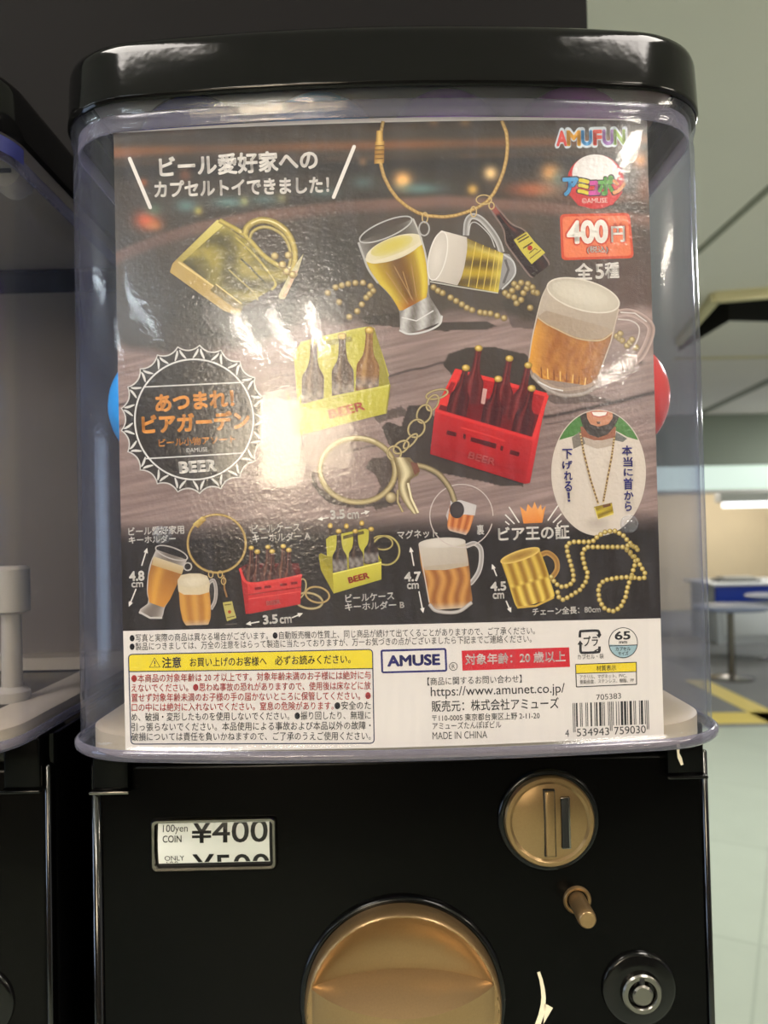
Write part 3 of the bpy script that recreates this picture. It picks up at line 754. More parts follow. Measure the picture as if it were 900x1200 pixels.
        for k in range(len(seg) - 1): bm.faces.new((vs[0][k], vs[0][k + 1], vs[1][k + 1], vs[1][k]))
        part('blue_band', bm, M['blue_sticker'])
    return t
machine(CX, 'black capsule toy machine with clear case holding a beer poster', True)
machine(CX - 0.3645, 'neighbouring black capsule machine with an empty clear case, cut by the frame edge', False)

# stand under the machines
t = thing('machine_stand', 'black cabinet stand carrying both capsule machines', 'stand')
bm = bmesh.new(); box(bm, -.56, .18, .056, .31, 0.06, .78, .004); obj('cabinet', bm, M['black_plastic'], t)
bm = bmesh.new(); box(bm, -.565, .185, .05, .315, .78, .80, .003); obj('shelf_top', bm, M['black_plastic'], t)
bm = bmesh.new(); box(bm, -.54, .16, .08, .30, 0, .06, .002); obj('plinth', bm, M['black_plastic'], t)

# capsules piled behind the poster
def cap_mat(name, col): return principled(name, col, 0.22, spec=0.5)
CM = {'navy': cap_mat('navy_capsule', (50, 54, 160)), 'blue': cap_mat('blue_capsule', (40, 150, 230)), 'violet': cap_mat('violet_capsule', (176, 110, 226)),
      'magenta': cap_mat('magenta_capsule', (216, 110, 222)), 'lime': cap_mat('lime_capsule', (206, 208, 120)), 'red': cap_mat('red_capsule', (196, 50, 46)), 'white': cap_mat('white_capsule', (214, 210, 200))}
Rc = .0335
def capsule(x, y, z, col, label, grp=None, tilt=0.3):
    bm = bmesh.new()
    prof = [(Rc * math.cos(a), Rc * math.sin(a)) for a in np.linspace(-PI / 2 + .06, PI / 2 - .06, 26)]
    prof = [(r + (.0009 if abs(q) < .0018 else 0), q) for r, q in prof]
    lathe_z(bm, 0, 0, prof, 40)
    bmesh.ops.rotate(bm, verts=bm.verts, cent=(0, 0, 0), matrix=Matrix.Rotation(tilt, 3, 'Y') @ Matrix.Rotation(tilt * 1.7, 3, 'X'))
    o = obj('capsule', bm, CM[col], None, 40, (x, y, z))
    tag(o, label, 'capsule', grp); return o
YP = .0350; z0 = Z_CB + .0105 + Rc
for i in range(5):
    zz = z0 + i * .0668
    for k, x in enumerate((-.1170, -.040, .040, .1170) if i == 2 else (-.1010, -.0337, .0337, .1010)):
        x += CX
        if i == 4:
            c, l = [('navy', 'navy capsule top at the far end of the row under the lid'), ('blue', 'bright blue capsule top glimpsed under the lid by the ring'), ('violet', 'violet capsule top glimpsed under the middle of the lid'),
                    ('magenta', 'magenta capsule top glimpsed under the lid near the price badge')][k]
            capsule(x, YP, zz, c, l, 'capsules under the lid', .2 + k)
        elif i == 2 and k == 0: capsule(x, YP, zz, 'blue', 'blue capsule peeking out beside the bottle cap emblem', 'capsules beside the poster')
        elif i == 2 and k == 3: capsule(x, YP, zz, 'red', 'red capsule peeking out beside the mug picture', 'capsules beside the poster')
        else: capsule(x, YP, zz, ['white', 'violet', 'blue', 'lime', 'red'][(i * 2 + k) % 5], 'round plastic capsule hidden behind the poster', 'capsules behind the poster', i + k)

# ------------------------------------------------------------------ the poster behind the front wall
WHT = (236, 228, 216); DARK = (38, 32, 29)
pq = [(133, 156), (758, 141), (778, 862), (147, 879)]
poster = thing('poster', 'glossy paper beer keyring poster with white notice strip, inside the clear case', 'poster', (0, 0, 1.3985))
pinv = Matrix.Translation((0, 0, -1.3985))
def PB(P, name, par=None, cut=True):
    o = P.build(name, None, cut=cut); o.data.transform(pinv); o.parent = par or poster; return o

# paper sheet itself: a thin bowed slab
cs = on_poster(np.array(pq, float), 0.0)
#zt_, zb_ = (cs[0, 2] + cs[1, 2]) / 2, (cs[2, 2] + cs[3, 2]) / 2
bm = bmesh.new()
loops = []
for u in np.linspace(0, 1, 40):
    b_ = cs[3] * (1 - u) + cs[2] * u; t_ = cs[0] * (1 - u) + cs[1] * u
    loops.append([(b_[0], front_y(b_[0]), b_[2]), (t_[0], front_y(t_[0]), t_[2]), (t_[0], front_y(t_[0]) + .0004, t_[2]), (b_[0], front_y(b_[0]) + .0004, b_[2])])
loft(bm, loops, cap0=True, cap1=True)
o = obj('paper_sheet', bm, principled('coated_paper', (226, 217, 207), .45), None, 30); o.data.transform(pinv); o.parent = poster
o['label'] = 'white notice strip along the foot of the poster'

# background photograph: dark terrace with lights, round wooden table
def bg(x, y):
    ys = y + .022 * (x - 450)
    n1 = vnoise(x / 60, y / 26, 3); n2 = vnoise(x / 22, y / 14, 5)
    c = np.zeros(x.shape + (3,))
    def lay(col, a):
        nonlocal c
        a = np.clip(a, 0, 1)[..., None]; c = c * (1 - a) + np.array(col, float) * a
    def g(cx, cy, sx, sy): return np.exp(-((x - cx) / sx) ** 2 - ((y - cy) / sy) ** 2)
    lay((58, 50, 44), np.ones_like(x)); lay((80, 70, 62), n1 * .5)
    lay((34, 32, 32), np.exp(-((ys - 193) / 10) ** 2) * .6)
    lay((128, 84, 54), np.exp(-((ys - 170) / 6) ** 2) * (.35 + .65 * n1)); lay((112, 76, 52), np.exp(-((ys - 185) / 3.5) ** 2) * .45 * n2)
    lay((96, 66, 48), np.exp(-((ys - 148) / 5) ** 2) * n2 * .5)
    for bx, by, r, col, k in ((472, 212, 10, (255, 190, 112), 1), (575, 203, 8, (250, 206, 140), .9), (645, 203, 11, (240, 170, 100), .8), (554, 222, 6, (230, 180, 90), .8), (750, 188, 9, (230, 150, 80), .7),
                              (508, 141, 6, (190, 140, 90), .6), (545, 142, 6, (200, 150, 90), .5), (168, 214, 5, (170, 96, 60), .7), (217, 205, 7, (130, 84, 66), .7), (232, 247, 5, (210, 190, 90), .7), (286, 236, 5, (210, 190, 100), .7),
                              (425, 190, 5, (200, 150, 100), .4), (330, 232, 6, (180, 170, 110), .5)):
        lay(col, g(bx, by, r, r) * k * 1.15)
    for bx, by, sx, sy, k in ((492, 221, 26, 7, .8), (425, 214, 14, 8, .5), (640, 222, 16, 10, .7), (218, 241, 13, 8, .8), (268, 237, 20, 7, .8), (310, 234, 16, 6, .6), (655, 212, 10, 12, .6), (380, 226, 18, 6, .5)):
        lay((104, 138, 134), g(bx, by, sx, sy) * k)
    lay((206, 108, 66), g(626, 222, 30, 9) * .75); lay((200, 110, 70), g(700, 232, 40, 6) * .5); lay((196, 110, 70), g(755, 220, 10, 18) * .4)
    lay((220, 96, 60), g(172, 258, 13, 10) * .95); lay((206, 128, 74), g(180, 264, 10, 6) * .8); lay((96, 132, 108), g(180, 246, 10, 8) * .6)
    lay((150, 96, 70), g(140, 181, 26, 5) * .6)
    # round table top
    rim = np.interp(x, [130, 150, 185, 230, 300, 400, 520, 640, 700, 780], [296, 286, 272, 258, 244, 233, 226, 233, 240, 252])
    tb = np.clip((y - rim) / 6, 0, 1)
    lay((124, 94, 82), tb)
    d = y - rim
    lay((80, 70, 62), np.clip((d - 12) / 10, 0, 1))
    lay((100, 78, 66), np.exp(-((d - 30) / 8) ** 2) * n1 * .6 * tb)
    lay((62, 58, 54), g(200, 355, 90, 70) * tb * .8); lay((60, 56, 52), g(395, 300, 50, 55) * tb * .8); lay((92, 66, 58), g(735, 345, 45, 60) * tb * .8)
    # sunlit planks
    edge = np.interp(x, [130, 180, 215, 300, 370, 430, 480, 600, 650, 780], [398, 404, 416, 400, 366, 372, 366, 362, 372, 350])
    wd = np.clip((y - edge + 10 * n2 - 5) / 12, 0, 1)
    q = y + .22 * (x - 450)                                    # across the grain
    gr = vnoise((x - .22 * y) / 46, q / 1.7, 11) * .55 + vnoise((x - .22 * y) / 90, q / 5.0, 12) * .45
    wood = mixc((124, 103, 96), (166, 142, 134), np.clip(gr * 1.25 - .1, 0, 1)[..., None])
    wood = wood * (0.96 + .08 * vnoise(x / 80, y / 50, 4))[..., None]
    lay((0, 0, 0), wd * 0); c = c * (1 - wd[..., None]) + wood * wd[..., None]
    def seam(pts, wdt, k=.9, col=(44, 36, 33)):
        pts = np.array(pts, float); yy = np.interp(x, pts[:, 0], pts[:, 1], left=-999, right=-999)
        lay(col, np.exp(-((y - yy - 1.6 * (vnoise(x / 9, x * 0, 21) - .5)) / wdt) ** 2) * k)
    seam([(133, 500), (180, 496), (230, 545), (300, 556), (350, 543), (400, 530), (440, 522)], 1.2, .55); seam([(133, 476), (160, 470)], 1.2, .8)
    seam([(452, 441), (520, 425), (560, 418)], 1.3, .9); seam([(636, 490), (700, 476), (778, 457)], 2.0, .9)
    seam([(638, 498), (700, 487)], .9, .45); seam([(690, 440), (735, 433)], 1.0, .5); seam([(300, 556), (352, 546)], 1.0, .6)
    lay((40, 32, 30), g(748, 424, 5, 2.6) * .9); lay((70, 56, 50), g(700, 520, 30, 4) * .25)
    # cast shadows of the photographed charms
    def shp(poly, k, soft=3.0):
        poly = np.array(poly, float); inside = np.zeros(x.shape, bool)
        j = len(poly) - 1
        for i in range(len(poly)):
            xi, yi = poly[i]; xj, yj = poly[j]
            with np.errstate(divide='ignore', invalid='ignore'):
                hit = ((yi > y) != (yj > y)) & (x < (xj - xi) * (y - yi) / (yj - yi + 1e-12) + xi)
            inside ^= hit; j = i
        lay((56, 48, 42), inside * k)
    shp([(519, 428), (525, 415), (545, 408), (580, 407), (616, 415), (640, 440), (640, 462), (560, 455), (530, 440)], .92)
    shp([(505, 525), (612, 562), (613, 570), (590, 570), (560, 563), (520, 555), (490, 545), (470, 535), (455, 520), (447, 500), (455, 494), (470, 500), (478, 476), (500, 474), (510, 490)], .9)
    shp([(424, 372), (470, 366), (480, 380), (520, 378), (570, 376), (582, 382), (570, 386), (520, 388), (470, 384), (430, 380)], .85)
    shp([(621, 440), (640, 462), (690, 462), (720, 470), (650, 474), (622, 456)], .5)
    shp([(366, 545), (372, 570), (400, 588), (440, 590), (470, 580), (455, 590), (420, 596), (385, 590), (366, 570)], .75)
    shp([(428, 548), (436, 536), (460, 535), (470, 548), (462, 575), (470, 590), (440, 598), (436, 590), (446, 570), (440, 556)], .7)
    shp([(436, 487), (470, 476), (480, 486), (455, 492), (445, 496)], .6)
    shp([(588, 352), (610, 340), (640, 372), (640, 386), (600, 384)], .5)
    # fade to the dark price list
    lay((40, 34, 31), np.clip((ys - 604) / 26, 0, 1) ** .8); lay((50, 44, 40), np.clip((ys - 640) / 30, 0, 1) * vnoise(x / 30, y / 30, 8) * .5)
    return c
nx, ny = 400, 372
art_q = [(133, 156), (758, 141), (774.5, 724.5), (144, 739.5)]
U, V_ = np.meshgrid(np.linspace(0, 1, nx), np.linspace(0, 1, ny))
qa = np.array(art_q, float)
G = (qa[0] * ((1 - U) * (1 - V_))[..., None] + qa[1] * (U * (1 - V_))[..., None] + qa[2] * (U * V_)[..., None] + qa[3] * ((1 - U) * V_)[..., None])
G[..., 1] -= 5.0 * (1 - (2 * U - 1) ** 2) * (1 - V_)
P = Print(1)
idx = np.arange(nx * ny).reshape(ny, nx)
fs = np.stack([idx[:-1, :-1], idx[1:, :-1], idx[1:, 1:], idx[:-1, 1:]], -1).reshape(-1, 4).tolist()
P.add(G.reshape(-1, 2), fs, bg(G[..., 0], G[..., 1]).reshape(-1, 3)); o = PB(P, 'background_picture', cut=False)
o['label'] = 'printed photograph of a round wooden table on a dark terrace'

# ---- headline
P = Print(4)
P.text('ビール愛好家への', (187, 208.5), (373, 199), 25, WHT, .034, 3)
P.text('カプセルトイできました！', (181, 232), (386, 226), 20, WHT, .036, 3)
for a, b in (((152, 186), (176, 243)), ((415, 172), (391, 231))):
    P.stroke([a, b], 4.2, WHT); P.disc(a, 2.1, 2.1, WHT, n=14); P.disc(b, 2.1, 2.1, WHT, n=14)
PB(P, 'headline')

# ---- maker's letters top right
P = Print(4)
let = [('A', 653, 664, (226, 72, 62)), ('M', 665, 680, (236, 168, 44)), ('U', 682, 693.5, (70, 150, 206)), ('F', 696, 705, (222, 76, 56)), ('U', 707, 718.5, (150, 96, 176)), ('N', 720, 732, (150, 186, 74))]
for k, (ch, a, b, c) in enumerate(let): P.text(ch, (a - 3.2, 174 - k * .3), (b + 3.2, 174 - k * .3), 24.5, (206, 216, 222), .10, 4)
for k, (ch, a, b, c) in enumerate(let): P.text(ch, (a - .8, 171.5 - k * .3), (b + .8, 171.3 - k * .3), 18.5, c, .05, 4)
PB(P, 'colour_lettering')
# ---- round red badge with letters
P = Print(4)
P.disc((698, 213), 33.5, 32, (206, 44, 44), (190, 36, 38)); P.disc((697.5, 203), 27, 22, (238, 232, 226), (226, 218, 210))
P.poly([(664, 216), (731, 213), (729, 226), (718, 240), (698, 244.5), (678, 241), (667, 228)], (200, 40, 42))
let = [('ア', 660, 678, 208, 230, (84, 164, 216)), ('ミ', 677, 691, 209, 229, (226, 206, 62)), ('ュ', 690, 703, 212, 229, (216, 84, 166)), ('ポ', 701, 719, 206, 229, (98, 176, 70)), ('ン', 718, 733, 210, 228, (236, 146, 84))]
for ch, a, b, y0, y1, c in let: P.text(ch, (a - 2, y1 + 1.4), (b + 2, y1 + .8), y1 - y0 + 3, (52, 40, 40), .09, 3)
for ch, a, b, y0, y1, c in let: P.text(ch, (a - .3, y1), (b + .3, y1 - .5), y1 - y0, c, .055, 3)
P.text('©AMUSE', (682, 238.5), (712, 237.5), 6.2, (240, 200, 190), 0, 3)
PB(P, 'maker_badge')
# ---- price badge
P = Print(4)
P.rrect([(656, 251), (738, 249.5), (743, 302.5), (658, 305)], 6, (206, 74, 44)); P.rrect([(659, 254), (735.5, 252.5), (740, 299.5), (661, 302)], 5, (232, 122, 80))
for col, gx, gy, bo in (((206, 70, 44), 2.2, 2.0, .09), ((250, 240, 226), 0, 0, .045)):
    P.text('400', (664.5 - gx, 286.5 + gy), (713 + gx, 285 + gy), 28 + gy * 2, col, bo, 4)
    P.text('円', (716.5 - gx * .7, 284 + gy * .7), (732.5 + gx * .7, 283.5 + gy * .7), 19 + gy * 1.2, col, bo * .6, 3)
    P.text('(税込)', (688 - gx * .6, 297.5 + gy * .4), (712.5 + gx * .6, 297 + gy * .4), 9 + gy, col, bo * .5, 3)
P.text('えん', (718, 265.5), (732, 265), 5, (206, 70, 44), .02, 3)
PB(P, 'price_badge')
P = Print(4); P.text('全', (674, 328), (695, 327.5), 19.5, WHT, .03, 3); P.text('5', (698, 327), (708, 326.5), 17.5, WHT, .025, 4); P.text('種', (709, 326.5), (726, 326), 19, WHT, .03, 3)
PB(P, 'count_text')

# ---- tipped gold mug
GD, GL, GM, GK = (172, 152, 58), (236, 222, 132), (132, 118, 52), (66, 62, 38)
P = Print(4)
P.poly([(190, 372), (214, 330), (286, 362), (330, 356), (352, 322), (340, 380), (300, 400), (240, 396)], (58, 54, 48))
def gold(u, t):
    b = .5 + .5 * math.sin(u * 9.5 + 2.2 * math.sin(t * 7)); n = float(vnoise(np.array(u * 14.), np.array(t * 22.), 2))
    c = mixc((78, 72, 42), (176, 158, 70), b * .7 + n * .3); return mixc(c, (70, 66, 44), .7 * max(0, (u - .45)) * (1 - abs(t - .5)))
P.ruled([(254.5, 257.5), (206.5, 304.5)], [(346, 322), (284, 360)], 40, 26, lambda u, t: gold(t, u))
P.ruled([(254.5, 257.5), (264, 262)], [(206.5, 304.5), (213, 308)], 12, 3, lambda u, t: mixc((226, 210, 120), (168, 150, 70), u))
P.stroke([(257, 258), (286, 275), (312, 302), (348, 323)], 6, (208, 186, 96), edge=(128, 112, 52)); P.stroke([(276, 278), (300, 301), (322, 330), (318, 340)], 4, (200, 180, 88), edge=(110, 98, 48))
P.stroke([(282, 303), (293, 313), (312, 333)], 2.2, (84, 78, 46)); P.stroke([(268, 316), (300, 345), (302, 352)], 1.6, (180, 162, 90))
P.poly([(199, 319), (202, 309), (207, 304), (215, 308), (284, 360), (280, 370), (262, 364)], (182, 152, 84)); P.stroke([(209, 307), (248, 334), (284, 361)], 2, (222, 196, 124))
P.poly([(246, 340), (254, 332), (283, 355), (285, 362), (276, 362)], (120, 104, 56)); P.stroke([(253, 333), (283, 356)], 1.6, (216, 192, 112))
H = [(287, 274), (290, 266), (298, 260), (309, 258), (321, 261), (333, 269), (341, 281), (345, 296), (344, 310), (341, 318)]
P.stroke(H, 8.5, (214, 190, 104), edge=(112, 94, 42)); P.stroke([(x * .82 + 57.5, y * .82 + 54.5) for x, y in H], 4.5, (206, 184, 110), edge=(98, 84, 44))
P.stroke([(294, 262), (306, 257.5), (322, 261), (336, 271)], 1.4, (246, 230, 170))
P.poly([(356, 297), (353, 306), (350, 316), (334, 350), (329, 351), (326, 347), (340, 320), (349, 306)], (198, 186, 142)); P.poly([(345, 318), (349, 317), (335, 348), (331, 348)], (214, 176, 142))
for bx, by in ((322, 300), (331, 310), (338, 299), (336, 318), (343, 322)): P.disc((bx, by), 4.6, 4.6, (236, 214, 140), (120, 92, 46), off=(-1, -1.4), n=20)
o = PB(P, 'gold_mug_picture'); o['label'] = 'printed picture of a tipped gold mug'

# ---- cable ring with two glass charms and a bottle
P = Print(5)
cab = [(449, 142), (447, 152), (445, 164), (444.5, 180), (446.5, 194), (450, 207), (457, 221), (466, 233), (477, 242), (489, 249), (501, 252.8), (520, 254.3), (534, 252.5), (547, 248.5), (560, 243), (571, 236), (579, 226), (585, 214), (590, 201), (593.5, 186), (595, 170), (593.5, 155), (588, 141.5)]
from_t = np.linspace(0, 1, len(cab)); tt = np.linspace(0, 1, 120); cab = np.stack([np.interp(tt, from_t, np.array(cab)[:, k]) for k in (0, 1)], -1)
P.stroke(cab, 4.4, (222, 186, 116), edge=(128, 92, 44)); 
P.hold = True
for k in range(4, 118, 2): P.stroke([cab[k] + (-1, -1.4), cab[k] + (1, 1.4)], .8, (150, 112, 58))
P.hold = False; P.k += 1
P.ruled([(439.5, 166), (438.5, 192)], [(450.5, 165), (450, 191)], 7, 6, lambda u, t: mixc((150, 106, 46), (232, 190, 106), math.sin(PI * u) * (.6 + .4 * math.cos(t * 26))))
P.ruled([(441, 153), (440.5, 166)], [(448.5, 153), (449, 166)], 7, 3, lambda u, t: mixc((140, 100, 44), (226, 186, 104), math.sin(PI * u)))
for y in (171, 176, 181, 186): P.stroke([(439, y), (450, y - .4)], 1.2, (112, 78, 34))
for cx_, cy_, rx_, ry_ in ((498, 255, 3.2, 6), (555, 248, 3.4, 6), (567, 234, 9, 5.5), (576, 241, 3, 4)): P.ring((cx_, cy_), rx_, ry_, 1.3, (206, 176, 118), n=28)
PB(P, 'cable_ring_picture')
GLs = (196, 190, 184)
P = Print(7)          # tall glass
def glass(u, t): return mixc((84, 76, 68), (150, 144, 136), (abs(u - .5) * 2) ** 3)
Lg = [(420, 284), (425, 298), (432, 316), (443, 332), (453, 342), (463, 354), (468, 365), (469, 378), (468, 387)]
Rg = [(484, 256), (490, 270), (495, 284), (499, 300), (501.5, 318), (502.5, 334), (503, 346), (508, 358), (518, 370)]
P.ruled(Lg, Rg, 16, 16, glass)
def beer(u, t):
    c = mixc((196, 164, 40), (112, 74, 28), math.exp(-((u - .5) / .26) ** 2)); c = mixc(c, (226, 204, 70), max(0, 1 - abs(u - .9) / .1) * .9)
    c = mixc(c, (216, 190, 70), max(0, 1 - abs(u - .05) / .12) * .8); return mixc(c, (206, 110, 30), max(0, t - .78) * 3 * (1 - abs(u - .5)))
P.ruled([(428, 304), (433, 315), (443, 331), (453, 341), (462, 353), (468, 364)], [(495, 284), (499, 300), (501.5, 318), (501.5, 334), (500, 348), (499, 360)], 26, 20, beer)
for a, b in (((452, 318), (478, 356)), ((462, 312), (484, 352)), ((472, 318), (482, 350)), ((482, 310), (488, 348))): P.stroke([a, b], 1.0, (176, 136, 84))
P.disc((462, 291), 35, 13, (206, 192, 124), (226, 214, 184), rot=-.36); P.disc((459, 288), 26, 8.5, (206, 186, 78), (214, 200, 130), rot=-.36)
P.stroke([(428, 304), (440, 307), (458, 302), (478, 294), (495, 284)], 4, (226, 214, 180))
P.ring((452, 269), 33, 9.5, 1.6, (190, 186, 180), rot=-.4); P.stroke(Lg[:4], 2.4, (184, 180, 172)); P.stroke(Rg[:6], 2.0, (196, 190, 180))
P.ruled([(468, 366), (469, 387), (478, 392)], [(503, 347), (517, 369), (516, 378)], 12, 6, lambda u, t: mixc((206, 202, 196), (112, 104, 96), .5 + .5 * math.cos(u * 12 + t * 4)))
P.stroke([(468, 387), (480, 391.5), (500, 388), (515, 380), (518, 370)], 2.2, (214, 210, 204)); P.stroke([(471, 372), (488, 376), (508, 364)], 1.4, (222, 218, 212))
P.ring((497, 268), 6, 8, 1.8, (176, 172, 166), n=24)
PB(P, 'tall_glass_picture')
P = Print(9)          # small mug lying
P.stroke([(546, 276), (547, 262), (551, 254.5), (558, 254), (566, 259), (577, 272), (584, 284), (588, 296)], 7, (128, 122, 116), edge=(206, 202, 196))
P.stroke([(549, 276), (552, 262), (560, 262), (574, 276), (580, 290)], 1.2, (196, 192, 186))
P.poly([(586, 296), (597, 298), (603, 308), (604, 320), (597, 328), (585, 340), (580, 340)], (150, 146, 144)); P.stroke([(590, 298), (601, 306), (604, 319), (598, 329), (588, 339)], 2, (200, 198, 196)); P.stroke([(592, 304), (596, 316), (590, 332)], 3, (96, 92, 90))
def lager(u, t):
    c = mixc((190, 160, 40), (92, 72, 30), .5 + .5 * math.sin(t * 15 + u * 3)); c = mixc(c, (232, 214, 96), max(0, u - .72) * 2.4)
    return mixc(c, (236, 216, 120), math.exp(-((t - .12) / .08) ** 2) * .6)
P.ruled([(547, 279), (537, 334)], [(590, 297), (584, 343)], 30, 16, lambda u, t: lager(u, t))
for q in (.25, .45, .62, .78, .9): P.stroke([(547 + 43 * q, 279 + 18 * q), (541.5 + 46 * q, 308 + 13 * q), (537 + 47 * q, 334 + 9 * q)], .9, (226, 196, 90))
P.stroke([(504, 330), (537, 336), (584, 343.5)], 1.4, (196, 190, 176))
P.ruled([(517, 270), (509, 281), (504, 300), (502.5, 318), (505, 328)], [(547, 278), (547.5, 290), (545, 308), (541, 324), (536, 334.5)], 14, 14, lambda u, t: mixc((226, 216, 200), (186, 174, 160), .55 * u + .3 * t))
P.disc((512, 300), 10, 29, (222, 212, 198), (206, 196, 182), rot=.22); P.ring((513, 300), 10, 29, 1.2, (236, 230, 220), rot=.22)
PB(P, 'small_mug_picture')
P = Print(9)          # bottle
def bshape(g):
    ax = np.array([.60, .80]); pp = np.array([.80, -.60]); o0 = np.array([577, 242])
    prof_ = [(0, 3), (6, 3), (14, 3.4), (26, 4), (34, 6.5), (41, 11), (48, 12.5), (70, 12.8), (93, 12.6), (95, 11)]
    L_ = [o0 + ax * t - pp * (r + g) for t, r in prof_]; R_ = [o0 + ax * t + pp * (r + g) for t, r in prof_]
    return L_, R_
L_, R_ = bshape(2.0); P.ruled(L_, R_, 4, 20, lambda u, t: (134, 112, 104)); L_, R_ = bshape(0)
P.ruled(L_, R_, 14, 24, lambda u, t: mixc(mixc((44, 28, 28), (104, 50, 44), math.exp(-((u - .72) / .12) ** 2) * (1 if t < .4 else .4)), (150, 80, 70), (1 if t < .1 else 0)))
P.poly([(602, 281), (617, 271.5), (626, 283), (639, 296), (623, 309.5), (612, 296)], (206, 190, 74)); P.stroke([(602, 281), (617, 271.5)], 1, (150, 130, 60))
for k, (a, b) in enumerate((((606, 281), (617, 274.5)), ((607.5, 284), (620, 277)), ((613, 291), (624, 284)))): P.stroke([a, b], 1.7, (86, 70, 36))
P.disc((621, 290.5), 3, 3, (176, 50, 32), n=16); P.stroke([(620, 297), (627, 291), (630, 293)], 1.2, (110, 90, 40)); P.stroke([(621, 303), (634, 293)], 1.2, (120, 100, 46))
PB(P, 'bottle_picture')

# ---- bead chain in the picture, in the stretches that show
for beads in ([(480, 820), (530, 850), (575, 875), (610, 885), (655, 890), (715, 910), (425, 790), (405, 775), (445, 800), (505, 835), (552, 865), (632, 888), (685, 900)], [(760, 760), (790, 755), (840, 775), (860, 800), (800, 800), (760, 820), (830, 865), (770, 845), (775, 775), (735, 812), (845, 795), (820, 760), (720, 800), (750, 790), (815, 780), (790, 830)],
              [(30, 760), (95, 755), (140, 790), (110, 820), (70, 880), (35, 905), (-25, 775), (-60, 800), (-10, 840), (62, 756), (2, 767), (128, 770), (90, 850), (125, 805)], [(1211, 990), (1234, 1009), (1256, 1031), (1278, 1005), (1294, 1039), (1226, 979), (1222, 1000), (1268, 1018)]):
    P = Print(6); P.hold = True
    for bx, by in beads: P.disc((bx / 3.75 + 400, by / 3.75 + 130), 4, 4, (226, 206, 150), (104, 84, 50), off=(-.8, -1.2), n=18, mid=(170, 144, 88))
    PB(P, 'bead_chain_picture')

# ---- big beer mug
P = Print(8)
def amber(u, t):
    n = float(vnoise(np.array(u * 26.), np.array(t * 7.), 6)); n2 = float(vnoise(np.array(u * 40.), np.array(t * 22.), 9))
    c = mixc((150, 90, 40), (198, 134, 62), n * .8); c = mixc(c, (232, 166, 62), max(0, 1 - u * 4) * .9); c = mixc(c, (130, 74, 34), max(0, .22 - t) * 3 * n2)
    if t > .72: c = mixc(c, (240, 176, 70) if n2 > .5 else (150, 82, 30), (t - .72) * 2.4 * (1 - .5 * u))
    return mixc(c, (126, 84, 50), max(0, u - .85) * 4)
P.stroke([(722, 368), (736, 366), (750, 371), (761, 380), (763, 389), (758, 404), (750, 418), (742, 424)], 9, (134, 112, 104), edge=(196, 170, 158)); P.stroke([(724, 374), (740, 376), (749, 384), (747, 398), (740, 410)], 1.6, (206, 192, 182)); P.stroke([(727, 366), (744, 367), (758, 377)], 1.4, (216, 204, 194))
P.ruled([(630, 370), (622, 400), (618, 425), (622, 440), (628, 448), (660, 466), (690, 460), (700, 452)], [(722, 386), (714, 408), (706, 430), (702, 446), (701, 450), (700, 452), (700, 452), (700, 452)], 10, 12, lambda u, t: (150, 130, 116))
P.ruled([(630, 373), (621, 408), (620, 424), (625, 437), (634, 444)], [(720, 388), (711, 414), (703, 434), (697, 447), (690, 452)], 44, 34, amber)
P.stroke([(625, 438), (636, 447), (652, 455), (668, 456), (690, 452), (698, 446)], 4, (172, 150, 132)); P.stroke([(624, 440), (640, 455), (660, 463), (684, 461), (700, 452)], 5, (184, 172, 162), edge=(140, 124, 112)); P.stroke([(630, 447), (646, 455), (660, 458)], 1.6, (226, 220, 214))
for k in range(8): P.stroke([(634 + k * 7.5, 430 + k * 1.8), (635 + k * 7.2, 443 + k * 1.2)], 1.5, (240, 190, 104) if k % 2 else (132, 76, 30))
P.ruled([(641, 334), (634, 352), (630, 372)], [(725.5, 360), (722, 376), (719, 389)], 20, 10, lambda u, t: mixc((196, 180, 160), (164, 146, 126), .3 * t + .5 * u))
P.poly([(630, 371), (641, 379), (655, 386), (672, 394), (690, 398.5), (706, 397), (719, 388), (712, 384), (640, 364)], (168, 148, 126)); P.stroke([(630, 372), (641, 380), (655, 387), (672, 395), (690, 399), (706, 398), (719, 389)], 1.6, (206, 180, 140))
P.disc((683.5, 346), 43.5, 17.5, (214, 204, 184), (196, 184, 164), rot=.27); P.ring((683.5, 346), 43.5, 17.5, 1.6, (226, 216, 198), rot=.27); P.disc((680, 344), 34, 11.5, (218, 208, 188), (208, 198, 178), rot=.27)
P.stroke([(641, 336), (634, 352), (624, 394), (620, 420)], 1.4, (206, 190, 170)); P.stroke([(725, 362), (716, 400), (703, 436)], 1.4, (200, 180, 160))
o = PB(P, 'beer_mug_picture'); o['label'] = 'printed picture of a large frothy beer mug'

# ---- yellow bottle carrier
YL, YD, YH = (192, 182, 66), (152, 142, 52), (212, 204, 100)
def bottle(P, cap, foot, r, col=(70, 40, 34), hi=(140, 90, 66), capc=(206, 168, 72), neck=.36, lab=None):
    prof_ = [(0, .36), (.05, .36), (.08, .30), (neck * .7, .36), (neck, .5), (neck + .14, .95), (neck + .2, 1.0), (1, 1.0)]
    def fn(q, t):
        c = mixc(col, hi, math.exp(-((q + .35) / .22) ** 2) * .8 + (math.exp(-((q - .7) / .15) ** 2) * .4)); 
        if lab is not None and lab[0] < t < lab[1]: c = mixc(lab[2], (70, 60, 58), .3 + .3 * math.sin(q * 7 + t * 31))
        return c
    ts = sorted(set([p_[0] for p_ in prof_] + [neck + .3, neck + .42, .9]))
    P.turned(cap, foot, [(t, r * np.interp(t, [p_[0] for p_ in prof_], [p_[1] for p_ in prof_])) for t in ts], .12, fn, 15)
    ax = np.array(foot, float) - np.array(cap, float)
    P.disc(cap, r * .42, r * .34, (246, 226, 150), tuple(c * .62 for c in capc), off=(-r * .1, -r * .1), n=18, mid=capc)
P = Print(8)
